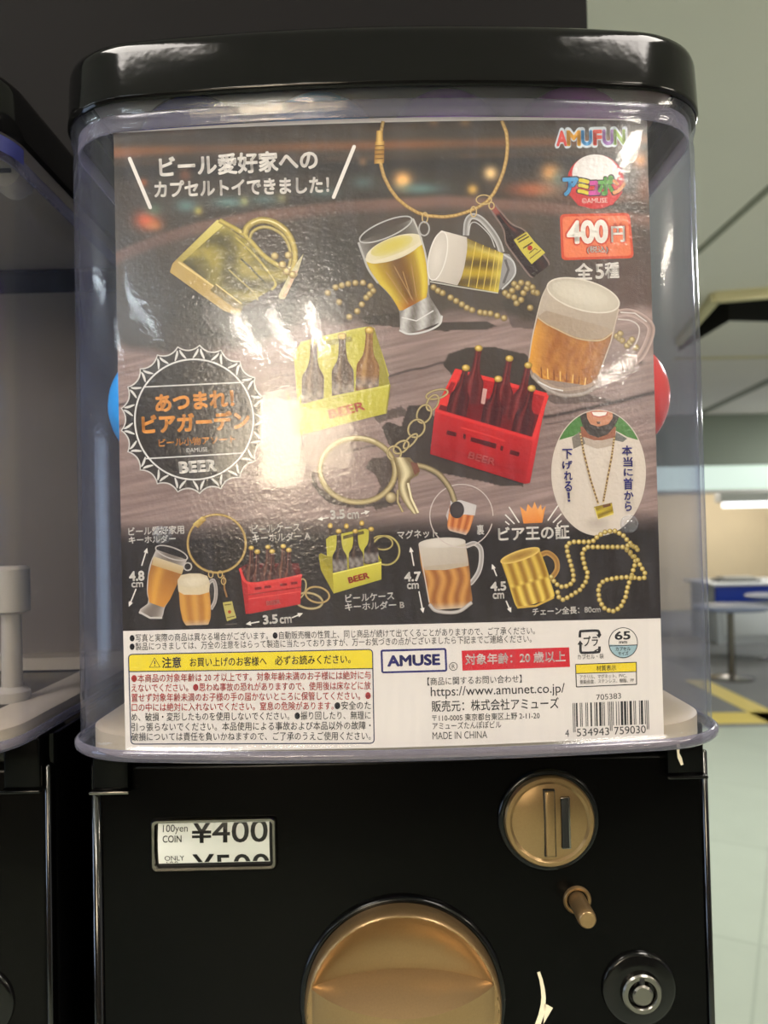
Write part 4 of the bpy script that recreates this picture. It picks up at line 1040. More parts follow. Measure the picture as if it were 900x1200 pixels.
P.poly([(344, 415), (352, 402), (387, 393), (429, 384), (439, 386), (446, 408), (456, 440), (440, 470), (350, 490)], YL)
P.poly([(429, 384), (439, 386), (446, 408), (457, 450), (446, 458), (432, 412)], YD); P.stroke([(352, 402), (387, 393), (429, 384), (439, 386)], 2.2, YH)
P.rrect([(366, 402), (412, 394), (413, 400), (366, 409)], 3, (150, 140, 52))
bottle(P, (401, 394), (402, 466), 13, (74, 52, 40), (130, 100, 70), neck=.4, lab=(.72, .95, (168, 150, 130))); bottle(P, (433, 387), (430, 458), 13.5, (128, 84, 40), (190, 146, 84), neck=.42, lab=(.76, .97, (176, 150, 128))); bottle(P, (368, 400), (366, 474), 13, (78, 56, 44), (140, 110, 80), neck=.4, lab=(.72, .95, (168, 150, 130)))
P.ruled([(343, 478), (351, 510)], [(457, 451.5), (452.5, 484.5)], 12, 6, lambda u, t: mixc((196, 187, 70), (186, 176, 60), t)); P.ruled([(336, 456), (343, 478)], [(343, 509), (351, 510)], 3, 3, lambda u, t: YD)
P.stroke([(343, 478), (391, 465), (457, 451.5)], 2.4, YH); P.stroke([(457, 451), (452.5, 484.5)], 1.6, YD)
P.text('BEER', (386.5, 491), (428.5, 480), 10.5, (196, 74, 44), .03, 4)
o = PB(P, 'yellow_carrier_picture'); o['label'] = 'printed picture of a yellow bottle carrier'

# ---- red crate
RD, RH, RK, RM = (196, 30, 34), (228, 52, 48), (104, 18, 22), (164, 24, 30)
P = Print(8)
P.poly([(533, 433), (641, 462.5), (640, 470), (625, 515), (510, 482)], RK)
P.poly([(533, 433), (641, 462.5), (637, 488), (540, 457)], (172, 28, 32)); P.stroke([(533, 434), (580, 446), (641, 463)], 4.5, RH)
P.poly([(533, 433), (541, 436), (521, 482), (510, 480)], RH); P.poly([(529, 447), (534, 449), (528, 463), (522, 460)], (150, 22, 28))
P.poly([(566, 455), (571, 456), (568, 474), (562, 472)], (206, 160, 150))
for cap, foot in (((561, 408), (552, 472)), ((597, 420), (586, 484)), ((619, 428), (606, 492))): bottle(P, cap, foot, 11.5, (84, 22, 26), (150, 60, 56), neck=.45)
P.poly([(516, 474), (626, 508), (625, 517), (512, 484)], (110, 16, 22))
for cap, foot in (((546, 431), (534, 488)), ((584, 444), (574, 501)), ((623, 455), (610, 510))): bottle(P, cap, foot, 11.8, (66, 18, 22), (128, 44, 42), neck=.42)
P.ruled([(510, 480), (504, 532)], [(625, 514), (615, 567)], 16, 10, lambda u, t: mixc((190, 30, 34), (150, 22, 28), t * .7 + .15 * math.sin(u * 9)))
P.ruled([(625, 514), (615, 567)], [(641, 463), (621, 566)], 5, 8, lambda u, t: mixc((222, 40, 40), (176, 26, 30), t)); P.stroke([(510, 481), (560, 496), (625, 515)], 5, RH, edge=RD); P.stroke([(625, 515), (641, 463)], 4.5, RH)
for q in ([(524, 504), (535, 507), (534.5, 512), (523, 509)], [(552, 512), (582, 520), (581, 526), (551, 517)], [(598, 527), (609, 530), (608, 535), (597, 532)], [(543, 508), (546, 509), (545.5, 515), (542.5, 514)], [(587, 522), (590, 523), (589, 528.5), (586, 527.5)]): P.poly(q, (84, 14, 18))
P.stroke([(540, 501), (562, 507), (592, 517)], 2, (216, 52, 48)); P.stroke([(507, 520), (560, 538), (617, 555)], 1, (150, 20, 26))
P.text('BEER', (548, 537), (579.5, 546), 8.5, (206, 92, 88), .02, 4)
o = PB(P, 'red_crate_picture'); o['label'] = 'printed picture of a red bottle crate'

# ---- key ring, chain and clasp
P = Print(10)
KG, KE, KH = (204, 184, 132), (110, 92, 58), (240, 226, 182)
P.ring((419, 551), 44, 37.5, 7, KG, KE, rot=.05); P.ring((418, 548), 43, 36, 2, (226, 210, 164), rot=.05, a0=2.5, a1=5.2)
for (cx_, cy_, rx_, ry_, ro) in ((512, 462, 13, 5, -.25), (507, 472, 6, 10, .5), (497, 485, 8, 11, .4), (488, 502, 9, 11, .6), (481, 517, 4, 11, .75), (470, 524, 10, 6, -.6), (462, 531, 8, 8, 0)): P.ring((cx_, cy_), rx_, ry_, 2.6, KG, KE, rot=ro, n=30)
P.stroke([(488, 545), (500, 548), (512, 554), (520, 562), (528, 574), (533, 588)], 7, (190, 170, 126), edge=(84, 70, 50))
P.ruled([(461, 536), (466, 556), (467, 575), (474, 590), (484, 602)], [(480, 536), (490, 548), (491, 556), (480, 566), (490, 602)], 9, 16, lambda u, t: mixc((122, 104, 70), (230, 214, 168), math.sin(PI * min(1, u * 1.3)) ** 2))
P.stroke([(466, 574), (466, 588), (472, 600)], 3, KG, edge=KE); P.disc((458, 583), 6.5, 6.5, (226, 208, 160), (120, 100, 66), off=(-1, -2), n=20); P.poly([(481, 541), (489, 543), (492, 552), (486, 557)], (120, 74, 56))
P.stroke([(478, 566), (482, 584), (490, 601)], 2.4, KH)
PB(P, 'key_ring_picture')

# ---- bottle cap emblem
P = Print(8)
cc = np.array([227.5, 491.5]); nT = 21; a = np.linspace(0, 2 * PI, nT * 12, endpoint=False)
wav = np.abs(np.sin(a * nT / 2)) ** .7
def capr(r_out, dip): return [(cc[0] + (r_out - dip * w_) * math.cos(q) , cc[1] + (r_out - dip * w_) * 1.01 * math.sin(q)) for q, w_ in zip(a, wav)]
P.stroke(capr(86, 6), 2.2, (210, 204, 196), True); P.poly(capr(85.5, 6), (52, 47, 43))
P.ring(cc, 69.5, 70.5, 1.9, (226, 222, 216), n=80)
P.hold = True
for k in range(nT):
    q = 2 * PI * k / nT
    for s_ in (-1, 1):
        pts = []
        for j in range(5):
            u = j / 4; r_ = 83 - 11 * u; an = q + s_ * (.018 + .075 * u ** 1.6); pts.append((cc[0] + r_ * math.cos(an), cc[1] + r_ * math.sin(an)))
        P.stroke(pts, [1.2, 2.4, 2.8, 2.4, 1.2], (220, 216, 208))
P.hold = False; P.k += 1
P.stroke([(168, 453.5), (286, 448)], 1.4, (226, 222, 216)); P.stroke([(171, 537.5), (284, 531)], 1.4, (226, 222, 216))
OR = (240, 158, 72)
P.text('あつまれ！', (182.5, 483.5), (275, 477), 21, OR, .044, 3)
P.text('ビアガーデン', (166.5, 509), (293, 503), 23, OR, .046, 3)
P.text('ビール小物アソート', (186, 524), (276, 519), 9.5, OR, .034, 3)
P.text('©AMUSE', (218, 530.5), (243.5, 529), 5.4, (220, 214, 204), 0, 3)
P.text('BEER', (210, 555), (254.5, 552), 14, WHT, .05, 4)
o = PB(P, 'bottle_cap_emblem'); o['label'] = 'dark printed bottle cap with orange lettering'

# ---- oval picture of the wearer
P = Print(8)
oc, orx, ory = (701.5, 554), 54.5, 73
P.disc(oc, orx + 1, ory + 1, (214, 200, 184), n=72); P.disc(oc, orx, ory, (76, 126, 60), n=72)
def inoval(poly):
    """clip a polygon to the oval"""
    bm = bmesh.new(); bm.faces.new([bm.verts.new((x, y, 0)) for x, y in poly])
    for k in range(48):
        q = 2 * PI * k / 48; n_ = Vector((math.cos(q) / orx, math.sin(q) / ory, 0)); p_ = Vector((oc[0] + orx * math.cos(q), oc[1] + ory * math.sin(q), 0))
        bmesh.ops.bisect_plane(bm, geom=bm.verts[:] + bm.edges[:] + bm.faces[:], plane_co=p_, plane_no=n_.normalized(), clear_outer=True)
    bm.faces.ensure_lookup_table(); r_ = [(v.co.x, v.co.y) for v in bm.faces[0].verts] if bm.faces else []
    bm.free(); return r_
def op(poly, col):
    r_ = inoval(poly)
    if len(r_) > 2: P.poly(r_, col)
op([(640, 520), (654, 516), (672, 511), (682, 505), (722, 505), (735, 512), (749, 516), (762, 524), (762, 640), (640, 640)], (214, 200, 184))
op([(670, 513), (681, 505), (686, 520), (672, 526)], (126, 116, 104)); op([(722, 506), (735, 514), (730, 518), (720, 516)], (112, 112, 104))
op([(680, 500), (722, 500), (721, 512), (712, 516), (692, 516), (682, 512)], (150, 92, 66)); op([(684, 512), (700, 517), (719, 513), (719, 522), (700, 526), (686, 521)], (186, 168, 150))
op([(679, 486), (683, 478), (722, 478), (726, 488), (720, 500), (712, 509), (701, 513), (690, 509), (683, 500)], (58, 50, 42)); op([(687, 478), (718, 478), (718, 490), (713, 497), (701, 500), (692, 497), (688, 490)], (196, 132, 96))
op([(692, 482), (713, 482), (711, 487.5), (702, 489.5), (694, 487.5)], (184, 96, 78)); op([(693.5, 482.8), (711.5, 482.8), (709.5, 486.5), (702, 488), (695.5, 486.5)], (240, 232, 220)); op([(699, 494), (704, 494), (703, 497), (700, 497)], (96, 72, 56))
for fold in ([(658, 530), (664, 570), (660, 600)], [(690, 560), (700, 590), (698, 612)], [(744, 540), (740, 580), (744, 596)], [(712, 540), (716, 560)]): P.stroke(fold, 3.4, (204, 190, 174), edge=(212, 198, 182))
P.disc((700, 613), 16, 9, (186, 172, 158), (212, 198, 182), n=30)
for side in (((680, 507), (684, 530), (692, 562), (701, 590)), ((720, 512), (717, 534), (711, 566), (707, 588))):
    pts = np.array(side, float); tq = np.linspace(0, 1, 40); pts = np.stack([np.interp(tq, np.linspace(0, 1, 4), pts[:, k]) for k in (0, 1)], -1)
    P.stroke(pts, 2.2, (150, 116, 72))
    P.hold = True
    for k in range(0, 40, 1): P.disc(pts[k], .9, .9, (216, 190, 130) if k % 2 else (110, 84, 52), n=8)
    P.hold = False; P.k += 1
P.ruled([(696, 594), (701, 608)], [(717, 589), (719, 601)], 8, 5, lambda u, t: mixc((206, 182, 50), (120, 96, 24), .5 + .5 * math.sin(t * 9 + u * 2))); P.poly([(706, 592), (715, 590), (716, 593), (707, 595)], (110, 72, 40)); P.stroke([(697, 595), (701, 608), (719, 602)], 1.2, (236, 216, 110))
NV = (46, 42, 128)
for ch, cx_, y0, y1, wd_ in (('本', 735, 522, 534, 12), ('当', 736, 535.5, 547, 11), ('に', 736.5, 549, 558, 10.5), ('首', 736.5, 560, 574, 11), ('か', 737, 575.5, 586, 11), ('ら', 736.5, 587.5, 599, 8), ('下', 665, 526, 538, 12), ('げ', 665, 540, 550, 12), ('れ', 666, 552, 563, 10), ('る', 666, 564, 576, 9), ('！', 667, 577, 588, 3)):
    P.text(ch, (cx_ - wd_ / 2, y1), (cx_ + wd_ / 2, y1 - .2), y1 - y0, NV, .028, 3)
o = PB(P, 'oval_picture'); o['label'] = 'oval print of a smiling bearded person in white shirt wearing a gold mug necklace'

# ---- the row of five prizes
def arrow(P, a, b, hd=6, wd_=1.4):
    a, b = np.array(a, float), np.array(b, float); d = (b - a) / np.hypot(*(b - a)); n_ = np.array([-d[1], d[0]])
    P.stroke([a, b - d * hd * .6], wd_, WHT); P.poly([b, b - d * hd + n_ * hd * .45, b - d * hd - n_ * hd * .45], WHT)
P = Print(6)
P.text('ビール愛好家用', (150.5, 628), (216, 625.5), 10, WHT, .026, 3); P.text('キーホルダー', (151, 637.5), (206, 635.5), 9, WHT, .026, 3)
P.text('4.8', (151.5, 681.5), (169.5, 680.5), 12, WHT, .04, 4); P.text('cm', (154, 688.5), (168, 688), 6, WHT, .03, 4)
arrow(P, (166, 663), (172.5, 642)); arrow(P, (159.5, 690), (151, 711)); PB(P, 'prize_caption')
P = Print(6)
P.text('ビールケース', (295, 625.5), (352, 622.5), 10, WHT, .026, 3); P.text('キーホルダー A', (296, 636), (364, 632.5), 10, WHT, .026, 3); PB(P, 'prize_caption'); P = Print(6)
P.text('3.5', (308.5, 732), (326, 730.5), 11, WHT, .04, 4); P.text('cm', (328, 731), (342, 730), 7.5, WHT, .03, 4); arrow(P, (304, 728.5), (288, 731.5)); arrow(P, (342, 724), (355, 718.5)); PB(P, 'size_mark')
P = Print(6)
P.text('3.5', (387.5, 609), (404.5, 607.5), 11, WHT, .04, 4); P.text('cm', (407, 608.5), (421, 607.5), 7.5, WHT, .03, 4); arrow(P, (385, 606.5), (372, 608.5)); arrow(P, (423, 602), (433.5, 599)); PB(P, 'size_mark'); P = Print(6)
P.text('ビールケース', (405, 706), (462, 702.5), 9.5, WHT, .026, 3); P.text('キーホルダー B', (404.5, 716), (474, 713), 9.5, WHT, .026, 3); PB(P, 'prize_caption')
P = Print(6)
P.text('マグネット', (466, 632), (513, 629.5), 10, WHT, .026, 3); P.text('4.7', (474, 682), (493.5, 681), 11.5, WHT, .04, 4); P.text('cm', (477, 690.5), (491, 690), 7, WHT, .03, 4)
arrow(P, (485, 663), (481, 641)); arrow(P, (491, 693), (496, 718.5)); P.text('裏', (559, 627), (567.5, 626.5), 12, WHT, .015, 3); PB(P, 'prize_caption')
P = Print(6)
P.text('4.5', (575, 693), (593.5, 692), 11, WHT, .04, 4); P.text('cm', (577.5, 702), (591, 701.5), 7, WHT, .03, 4); arrow(P, (582, 675), (576.5, 661)); arrow(P, (593, 704), (599, 718))
P.text('チェーン全長：80cm', (624, 721.5), (704, 718), 9, WHT, .026, 3); P.text('ビア王の証', (584, 634.5), (667.5, 631.5), 17, WHT, .03, 3)
for a_, b_ in (((596.5, 594), (608.5, 612.5)), ((592, 603), (603, 614)), ((592, 611), (597, 615)), ((654, 592.5), (642, 610)), ((658, 602), (648, 612.5)), ((658, 610), (653, 614.5))): P.stroke([a_, b_], 1.5, WHT)
PB(P, 'prize_caption')
P = Print(6)
P.grad([(609.5, 593.5), (616.5, 599.5), (618.5, 590.5), (623.5, 596), (626.5, 588), (630, 597), (634, 591), (635, 598), (639.5, 592.5), (635.5, 612.5), (613.5, 613.5)], [(238, 160, 84)] * 4 + [(240, 170, 96)] * 4 + [(232, 148, 70), (226, 132, 52), (226, 132, 52)])
PB(P, 'crown_print')
P = Print(6)       # glasses on a cable ring
P.ring((254, 637), 34, 34, 3, (206, 174, 104), (120, 92, 46)); P.ruled([(226, 614), (232, 619)], [(237, 605), (242, 609)], 5, 4, lambda u, t: mixc((226, 196, 110), (150, 116, 56), t))
P.ruled([(183, 644), (176, 660), (173, 676), (172, 694), (174, 706), (164, 714), (163, 719)], [(219, 656), (212, 672), (206, 688), (198, 704), (193, 712), (191, 721), (189, 725)], 12, 16, lambda u, t: mixc((120, 108, 98), (196, 186, 176), (abs(u - .5) * 2) ** 2.2))
P.ruled([(179, 655), (174, 674), (173, 694), (175, 706)], [(215, 667), (207, 686), (199, 703), (192, 712)], 16, 14, lambda u, t: mixc(mixc((150, 98, 46), (206, 140, 58), t), (236, 176, 66), math.exp(-((u - .3) / .15) ** 2) * .6))
P.ruled([(180, 652), (178, 662)], [(216, 664), (213, 673)], 8, 4, lambda u, t: mixc((206, 186, 150), (190, 160, 110), t)); P.ring((201, 648), 19.5, 6.5, 1.5, (190, 180, 170), rot=.33); P.stroke([(163, 717), (176, 724), (190, 724)], 2.4, (206, 196, 186)); P.ring((220, 664), 4.5, 4.5, 1.5, (190, 182, 172), n=20)
P.stroke([(244, 684), (250, 680), (253, 690), (252, 704), (247, 714)], 4, (150, 138, 130), edge=(196, 186, 176))
P.ruled([(209.5, 692), (211, 712), (214, 727), (218, 733)], [(245, 690), (247, 708), (247, 724), (244, 732)], 16, 12, lambda u, t: mixc(mixc((176, 116, 48), (210, 154, 70), .5 + .5 * math.sin(u * 16)), (196, 176, 160), max(0, t - .82) * 4))
P.poly([(208, 680), (212, 674), (222, 672), (234, 672), (243, 675), (246, 684), (245, 694), (234, 697), (216, 697), (209, 693)], (212, 194, 160)); P.disc((227, 681), 18, 8, (226, 212, 184), (206, 190, 160), rot=-.05)
P.stroke([(262, 674), (263, 690), (266, 700)], 2, (150, 110, 66)); P.poly([(261, 706), (272, 704.5), (274, 714), (277, 724), (266, 728), (263, 716)], (190, 176, 96)); P.disc((269, 717), 2, 2, (170, 70, 40), n=12); P.stroke([(263, 709), (271, 708)], 1.2, (110, 96, 50)); P.stroke([(266, 724), (275, 722)], 1.2, (120, 104, 54)); P.stroke([(264, 732), (278, 731)], 1.2, (96, 86, 78))
for cx_, cy_ in ((247, 673), (258, 673), (262, 681)): P.ring((cx_, cy_), 2.6, 4, 1.1, (196, 166, 104), n=18)
PB(P, 'cable_ring_prize_picture')
P = Print(6)       # red crate
P.ring((362, 704), 16, 9, 3, KG, KE, rot=.15); P.ring((352, 690), 6, 12, 2, KG, KE, rot=.3, n=24); P.ring((372, 697), 14, 9, 2.6, (206, 172, 110), KE, rot=.2)
P.poly([(281, 665), (292, 660), (350, 660), (353, 675), (322, 682), (290, 684)], (96, 20, 24))
for cap in ((294.5, 642), (314, 641), (332, 640)): bottle(P, cap, (cap[0] - 1, cap[1] + 40), 8, (70, 44, 38), (140, 92, 72), neck=.5)
for cap in ((301.5, 646.5), (319, 646), (338.5, 644.5)): bottle(P, cap, (cap[0] - .5, cap[1] + 42), 8.4, (62, 36, 34), (134, 82, 68), neck=.5)
P.ruled([(281, 665), (288, 719.5)], [(290.5, 684), (292, 719)], 3, 5, lambda u, t: (170, 34, 36)); P.ruled([(290, 684), (291.5, 719.5)], [(353.5, 674), (352, 708)], 8, 6, lambda u, t: mixc((214, 56, 54), (186, 40, 42), t)); P.stroke([(281, 666), (290, 683), (322, 681), (354, 674)], 3, (222, 66, 62))
P.stroke([(291, 697), (353, 688)], 1.6, (150, 26, 30)); P.stroke([(291, 702), (353, 693)], 1.2, (226, 76, 70))
for u in (.12, .3, .6, .8): P.stroke([(291 + 62 * u, 691 - 9 * u), (299 + 62 * u, 690 - 9 * u)], 3, (120, 20, 26))
P.text('BEER', (312.5, 709.5), (329, 707.5), 5, (236, 150, 140), .02, 3)
PB(P, 'red_crate_prize_picture')
P = Print(6)       # yellow carrier
P.ring((452, 645), 16, 17, 2.6, (206, 192, 110), KE, rot=-.3); P.ring((448, 636), 12, 8, 2.2, (196, 180, 104), KE, rot=.1)
for cap in ((387, 616), (406, 616.5), (424, 613)): P.disc(cap, 3, 3.4, (246, 226, 150), (140, 110, 50), n=16, mid=(206, 168, 72)); P.ruled([(cap[0] - 1.6, cap[1] + 3), (cap[0] - 3, cap[1] + 20)], [(cap[0] + 1.6, cap[1] + 3), (cap[0] + 3, cap[1] + 20)], 4, 3, lambda u, t: (60, 44, 36))
P.poly([(382, 632), (386, 628.5), (428, 619.5), (432, 621), (447, 659), (440, 664), (384, 662)], (188, 178, 62)); P.poly([(402, 628), (426, 622), (427, 625.5), (402, 632)], (96, 84, 30)); P.poly([(373.5, 650.7), (376, 648), (384, 652), (447, 655), (447, 662), (390, 675)], (150, 138, 36))
for cap, foot in (((397, 622.5), (398.5, 671)), ((416.5, 622.5), (417.5, 666)), ((435, 620), (435, 660))): bottle(P, cap, foot, 8.5, (42, 32, 30), (96, 70, 56), neck=.44, lab=(.72, .97, (150, 140, 132)))
P.ruled([(373.5, 651), (390, 672)], [(376, 668), (391, 695.5)], 3, 4, lambda u, t: (166, 152, 38)); P.ruled([(390, 672), (391, 695.5)], [(447, 658.5), (447, 679)], 8, 5, lambda u, t: mixc((204, 192, 66), (188, 176, 58), t)); P.stroke([(390, 672.5), (447, 659)], 1.6, (236, 226, 104))
P.text('BEER', (409, 684), (433.5, 677.5), 7.5, (176, 54, 36), .05, 4)
PB(P, 'yellow_carrier_prize_picture')
P = Print(6)       # magnet mug
P.stroke([(546, 640), (556, 637), (563, 643), (564, 656), (561, 670), (553, 682), (549, 684)], 5.5, (150, 142, 136), edge=(214, 206, 198))
P.ruled([(490.5, 638), (494, 665), (500, 690), (503, 708), (506, 715)], [(545, 633), (550, 664), (552, 690), (553.5, 704), (549, 712)], 26, 26, lambda u, t: mixc(mixc(mixc((150, 92, 42), (206, 146, 74), .5 + .5 * math.sin(u * 24 + 2 * math.sin(t * 9))), (206, 190, 172), max(0, t - .88) * 7), (120, 84, 56), max(0, u - .92) * 6))
P.ruled([(490.5, 637), (493, 652), (496.5, 665)], [(545, 633), (547, 646), (549, 660)], 10, 6, lambda u, t: mixc((206, 194, 178), (184, 170, 152), t * .7 + .3 * u)); P.disc((518, 636), 27.5, 6, (222, 212, 198), (206, 196, 182), rot=-.06); P.poly([(496.5, 664), (549, 659), (549, 663), (522, 668), (498, 668)], (184, 168, 146))
P.stroke([(503, 708), (512, 716), (536, 717), (553, 706)], 4.2, (206, 198, 190), edge=(150, 140, 132)); P.stroke([(491, 638), (496, 666), (503, 706)], 1.2, (206, 192, 176))
PB(P, 'magnet_mug_prize_picture')
P = Print(14)      # round inset showing its back
P.ring((540.7, 604.5), 37, 37, 1.2, (206, 190, 180), n=60, a0=.25, a1=2 * PI - .0); P.stroke([(527, 596), (524, 604), (527, 612)], 3, (190, 180, 174))
P.ruled([(528, 588), (525.5, 604), (524, 618), (527, 622)], [(558, 593), (554, 610), (550, 622), (546, 627)], 14, 10, lambda u, t: mixc(mixc((166, 84, 42), (226, 150, 86), .5 + .5 * math.sin(u * 22)), (200, 190, 184), max(0, t - .8) * 4)); P.poly([(528, 587), (540, 586), (558.5, 592), (556.5, 604), (545, 603), (527, 602)], (206, 198, 192)); P.disc((535.5, 597.5), 8.5, 10, (74, 66, 64), (52, 46, 46), n=28)
PB(P, 'magnet_back_inset')
P = Print(6)       # gold mug necklace
P.stroke([(634, 650), (642, 648), (651, 655), (653, 666), (648, 675), (641, 680)], 6, (150, 106, 50), edge=(196, 150, 80))
P.ruled([(587, 658), (594, 678), (600, 697), (604, 709), (608, 713)], [(632, 643.5), (640, 664), (646, 684), (650, 697), (648, 701)], 34, 18, lambda u, t: mixc((150, 108, 32), (236, 204, 92), (.5 + .5 * math.sin(u * 26 + (2.2 if t > .55 else 0))) * (.8 if t < .5 else 1)))
P.disc((609.5, 651), 23.5, 5.5, (150, 110, 44), (216, 180, 84), rot=-.32); P.ring((609.5, 651), 23.5, 5.5, 1.6, (226, 190, 100), rot=-.32); P.stroke([(606, 712), (628, 710), (649, 700)], 2.4, (206, 166, 70))
ch = [(646, 676), (651, 684), (659, 688), (667, 686), (672, 681), (672, 672), (669, 661), (665, 648), (664, 638), (671, 635), (682, 635), (694, 635), (701, 628), (710, 623), (720, 622), (730, 627), (736, 634), (742, 640), (748, 645), (744, 640), (736, 638), (734, 644), (740, 650), (746, 654), (750, 662), (756, 672), (755, 677), (748, 678), (740, 676), (742, 668), (745, 658), (738, 646), (732, 641), (720, 641), (700, 641), (686, 641), (682, 650), (686, 666), (689, 672), (687, 681), (680, 691), (669, 698), (660, 703), (655, 700), (653, 692)]
def beadline(pts, step):
    pts = np.array(pts, float); d = np.r_[0, np.cumsum(np.hypot(*np.diff(pts, axis=0).T))]; q = np.arange(0, d[-1], step); return np.stack([np.interp(q, d, pts[:, k]) for k in (0, 1)], -1)
P.hold = True
for p_ in beadline(ch, 5.8): P.disc(p_, 3, 3, (248, 234, 170), (124, 100, 44), off=(-.6, -.9), n=14, mid=(204, 176, 92))
P.k += 1
for p_ in beadline([(740, 676), (724, 677), (708, 680), (701, 688), (702, 702), (707, 712), (717, 717), (727, 712), (733, 700), (736, 686), (740, 676)], 5.8): P.disc(p_, 3, 3, (248, 234, 170), (124, 100, 44), off=(-.6, -.9), n=14, mid=(204, 176, 92))
PB(P, 'gold_mug_necklace_picture')

# ---- notices on the white strip
BK, RR = (42, 38, 38), (206, 50, 46)
P = Print(4)
P.text('●写真と実際の商品は異なる場合がございます。●自動販売機の性質上、同じ商品が続けて出てくることがありますので、ご了承ください。', (152, 752.5), (627, 743.5), 9.5, BK, .004, 2)
P.text('●製品につきましては、万全の注意をはらって製造に当たっておりますが、万一お気づきの点がございましたら下記までご連絡ください。', (152, 762.5), (623, 753), 9.5, BK, .004, 2)
PB(P, 'notice_lines')
P = Print(4)
qd = [(150.5, 767), (436.5, 761), (438.5, 871), (153.5, 872)]
P.rrect([(150.5, 767), (436.5, 761), (437, 784), (151.5, 787)], 3, (238, 214, 44)); P.rrect(qd, 5, (52, 56, 84), wd=1.3); P.stroke([(151.5, 787), (437, 783.5)], 1.2, (52, 50, 60))
P.stroke([(181, 771), (175.2, 782), (187.6, 781.7)], 1.3, BK, closed=True); P.stroke([(181.3, 774.5), (181.4, 778.3)], 1.3, BK); P.disc((181.4, 780), .8, .8, BK, n=10)
P.text('注意', (190, 783), (212.5, 782.5), 13, BK, .022, 3); P.text('お買い上げのお客様へ', (222.5, 781.5), (312.5, 780), 11, BK, .012, 3); P.text('必ずお読みください。', (322.5, 779.5), (411, 777.5), 11, BK, .012, 3)
rows = [('●本商品の対象年齢は 20 才以上です。対象年齢未満のお子様には絶対に与', 800.0, 796.0, RR), ('えないでください。●思わぬ事故の恐れがありますので、使用後は床などに放', 811.2, 808.2, RR), ('置せず対象年齢未満のお子様の手の届かないところに保管してください。●', 822.6, 820.0, RR), (None, 834, 831.4, RR),
        ('め、破損・変形したものを使用しないでください。●振り回したり、無理に', 845.2, 843.0, BK), ('引っ張らないでください。本品使用による事故および本品以外の故障・', 857.0, 855.0, BK), ('破損については責任を負いかねますので、ご了承のうえご使用ください。', 868.4, 867.2, BK)]
for body, ya, yb_, col in rows:
    if body: P.text(body, (154, ya), (434.5, yb_), 10, col, .008 if col is RR else .003, 2)
    else:
        P.text('口の中には絶対に入れないでください。窒息の危険があります。', (154.3, ya), (391, yb_ + .4), 10, RR, .008, 2); P.text('●安全のた', (392, yb_ + .4), (434.5, yb_), 10, BK, .004, 2)
PB(P, 'warning_panel')
P = Print(4)
P.rrect([(447, 762.5), (522, 760.5), (523, 786), (448, 788)], 2, (44, 40, 108), wd=2.4); P.text('AMUSE', (454, 781.5), (516, 779.5), 13.5, (44, 40, 108), .045, 4)
P.ring((531.3, 781), 4.6, 4.6, .8, BK, n=26); P.text('R', (529.6, 783.6), (533.4, 783.5), 5, BK, 0, 3)
PB(P, 'maker_mark')
P = Print(4); P.poly([(541, 762.5), (667, 758.5), (668, 781.5), (542, 786)], (204, 34, 44)); P.text('対象年齢：20 歳以上', (545.5, 779.5), (663, 775.5), 13, (244, 236, 226), .02, 3); PB(P, 'age_banner')
P = Print(4)
P.text('【商品に関するお問い合わせ】', (501, 803.5), (611.5, 800), 9.5, BK, .006, 2); P.text('https://www.amunet.co.jp/', (505, 819.5), (662, 815), 14.5, BK, .004, 4)
P.text('販売元：株式会社アミューズ', (506, 834.5), (655, 830.5), 13.5, BK, .012, 3); P.text('〒110-0005 東京都台東区上野 2-11-20', (506.5, 845.8), (632.5, 842.5), 8.5, BK, .008, 2)
P.text('アミューズたんぽぽビル', (507, 855), (587.5, 853), 8.5, BK, .006, 2); P.text('MADE IN CHINA', (507, 866.5), (571, 865), 8.5, BK, -.004, 4)
PB(P, 'contact_lines')
P = Print(4)       # recycling mark
for pts in ([(679.5, 747), (680, 740.5), (683, 739.6), (699, 739), (702, 741), (702.3, 744)], [(702.5, 757.5), (702.3, 763), (699, 764.3), (684, 765), (680.6, 763.5), (680.2, 755)]): P.stroke(pts, 3, BK)
P.poly([(698.5, 743.6), (705.2, 743.2), (702.2, 748)], BK); P.poly([(676.6, 755.6), (683.4, 755.2), (679.8, 750.4)], BK); P.stroke([(696.5, 763), (703, 760)], 1.4, BK)
P.text('プラ', (684, 757.5), (701, 757), 12, BK, .016, 3); P.text('カプセル・袋', (677, 773), (707.5, 771.8), 6, BK, 0, 2)
P.disc((730.3, 753.2), 17.2, 18, BK, n=48); P.disc((730.3, 753.2), 16.3, 17.1, (232, 224, 212), n=48)
lo_ = [(730.3 + 16.3 * math.cos(q), 753.2 + 17.1 * math.sin(q)) for q in np.linspace(.18, PI - .13, 24)]; P.poly(lo_, (158, 186, 190)); P.stroke([(714.3, 757), (746.6, 755.8)], 1, BK)
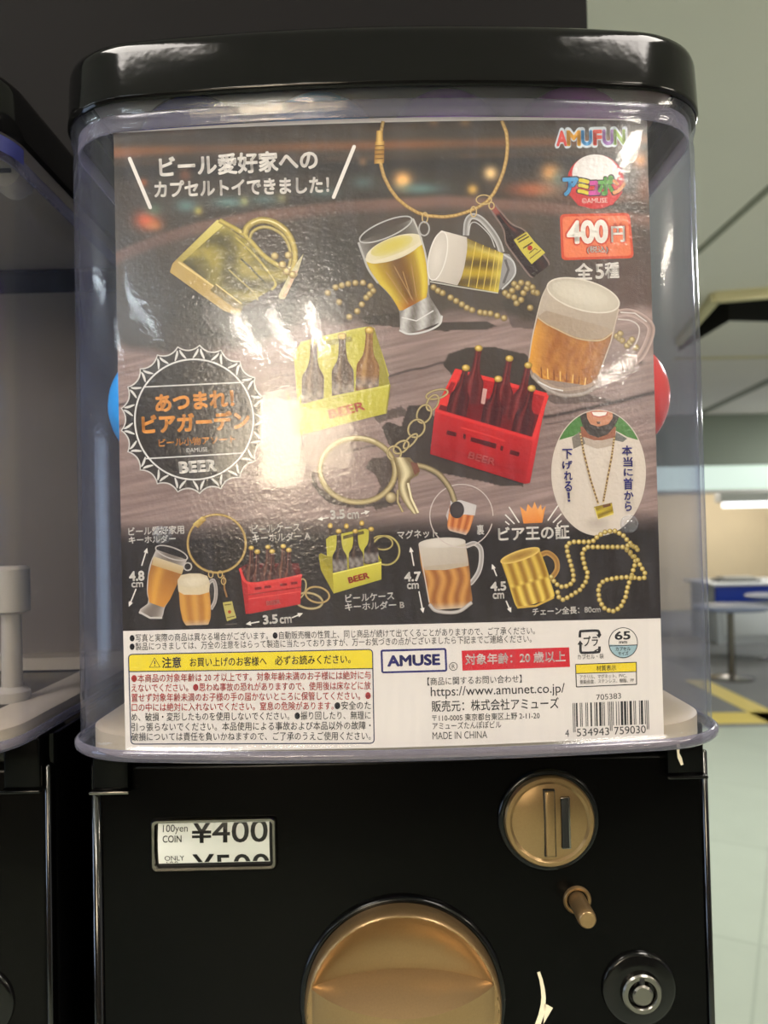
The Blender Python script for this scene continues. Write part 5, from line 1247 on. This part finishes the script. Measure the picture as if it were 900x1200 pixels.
P.text('65', (720.5, 750), (739, 749.4), 10, BK, .03, 4); P.text('mm', (725.5, 754.5), (735, 754.2), 3, BK, .03, 3); P.text('カプセル', (721.5, 762.8), (739, 762.2), 4.6, BK, .02, 2); P.text('サイズ', (724.5, 768), (736.5, 767.6), 4.4, BK, .02, 2)
PB(P, 'size_and_recycling_marks')
P = Print(4)
P.poly([(674.5, 778.7), (745.7, 776.1), (745.9, 787.2), (675, 789.3)], (238, 210, 40)); P.rrect([(674.5, 778.7), (745.7, 776.1), (746, 802), (675.5, 805)], .4, BK, wd=1.1); P.stroke([(675, 789.3), (745.9, 787)], .9, BK)
P.text('材質表示', (699, 786.5), (722, 785.6), 6.5, (70, 60, 20), .014, 2); P.text('アクリル、マグネット、PVC、', (679.5, 796), (734.5, 794), 5, BK, .004, 2); P.text('亜鉛合金、ステンレス、樹脂、PP', (679.5, 801.6), (743, 799.4), 5, BK, .004, 2)
PB(P, 'material_table')
P = Print(4)       # bar code
code = '4534943759030'
Lc = ['0001101', '0011001', '0010011', '0111101', '0100011', '0110001', '0101111', '0111011', '0110111', '0001011']
par = ['LLLLLL', 'LLGLGG', 'LLGGLG', 'LLGGGL', 'LGLLGG', 'LGGLLG', 'LGGGLL', 'LGLGLG', 'LGLGGL', 'LGGLGL'][int(code[0])]
inv_ = lambda q: ''.join('1' if c == '0' else '0' for c in q)
bits = '101'
for k, d in enumerate(code[1:7]): bits += Lc[int(d)] if par[k] == 'L' else inv_(Lc[int(d)])[::-1]
bits += '01010'
for d in code[7:]: bits += inv_(Lc[int(d)])
bits += '101'
def bq(u, v): # u along, v down
    return (671 + 89 * u + .6 * v, 824 - 3.4 * u + v * 28)
for k, bch in enumerate(bits):
    if bch == '1':
        tall = k < 3 or 45 <= k < 50 or k >= 92; P.poly([bq(k / 95, 0), bq((k + 1) / 95, 0), bq((k + 1) / 95, 1.22 if tall else 1), bq(k / 95, 1.22 if tall else 1)], BK); P.k -= 1
P.k += 1
P.text('705383', (699, 820.5), (728, 818.5), 6.5, BK, 0, 4); P.text('4', (662.5, 863.5), (667, 863.3), 8.5, BK, 0, 4); P.text('534943', (676, 863), (714, 861.4), 9, BK, 0, 4); P.text('759030', (720, 861), (757, 859), 9, BK, 0, 4)
PB(P, 'bar_code')
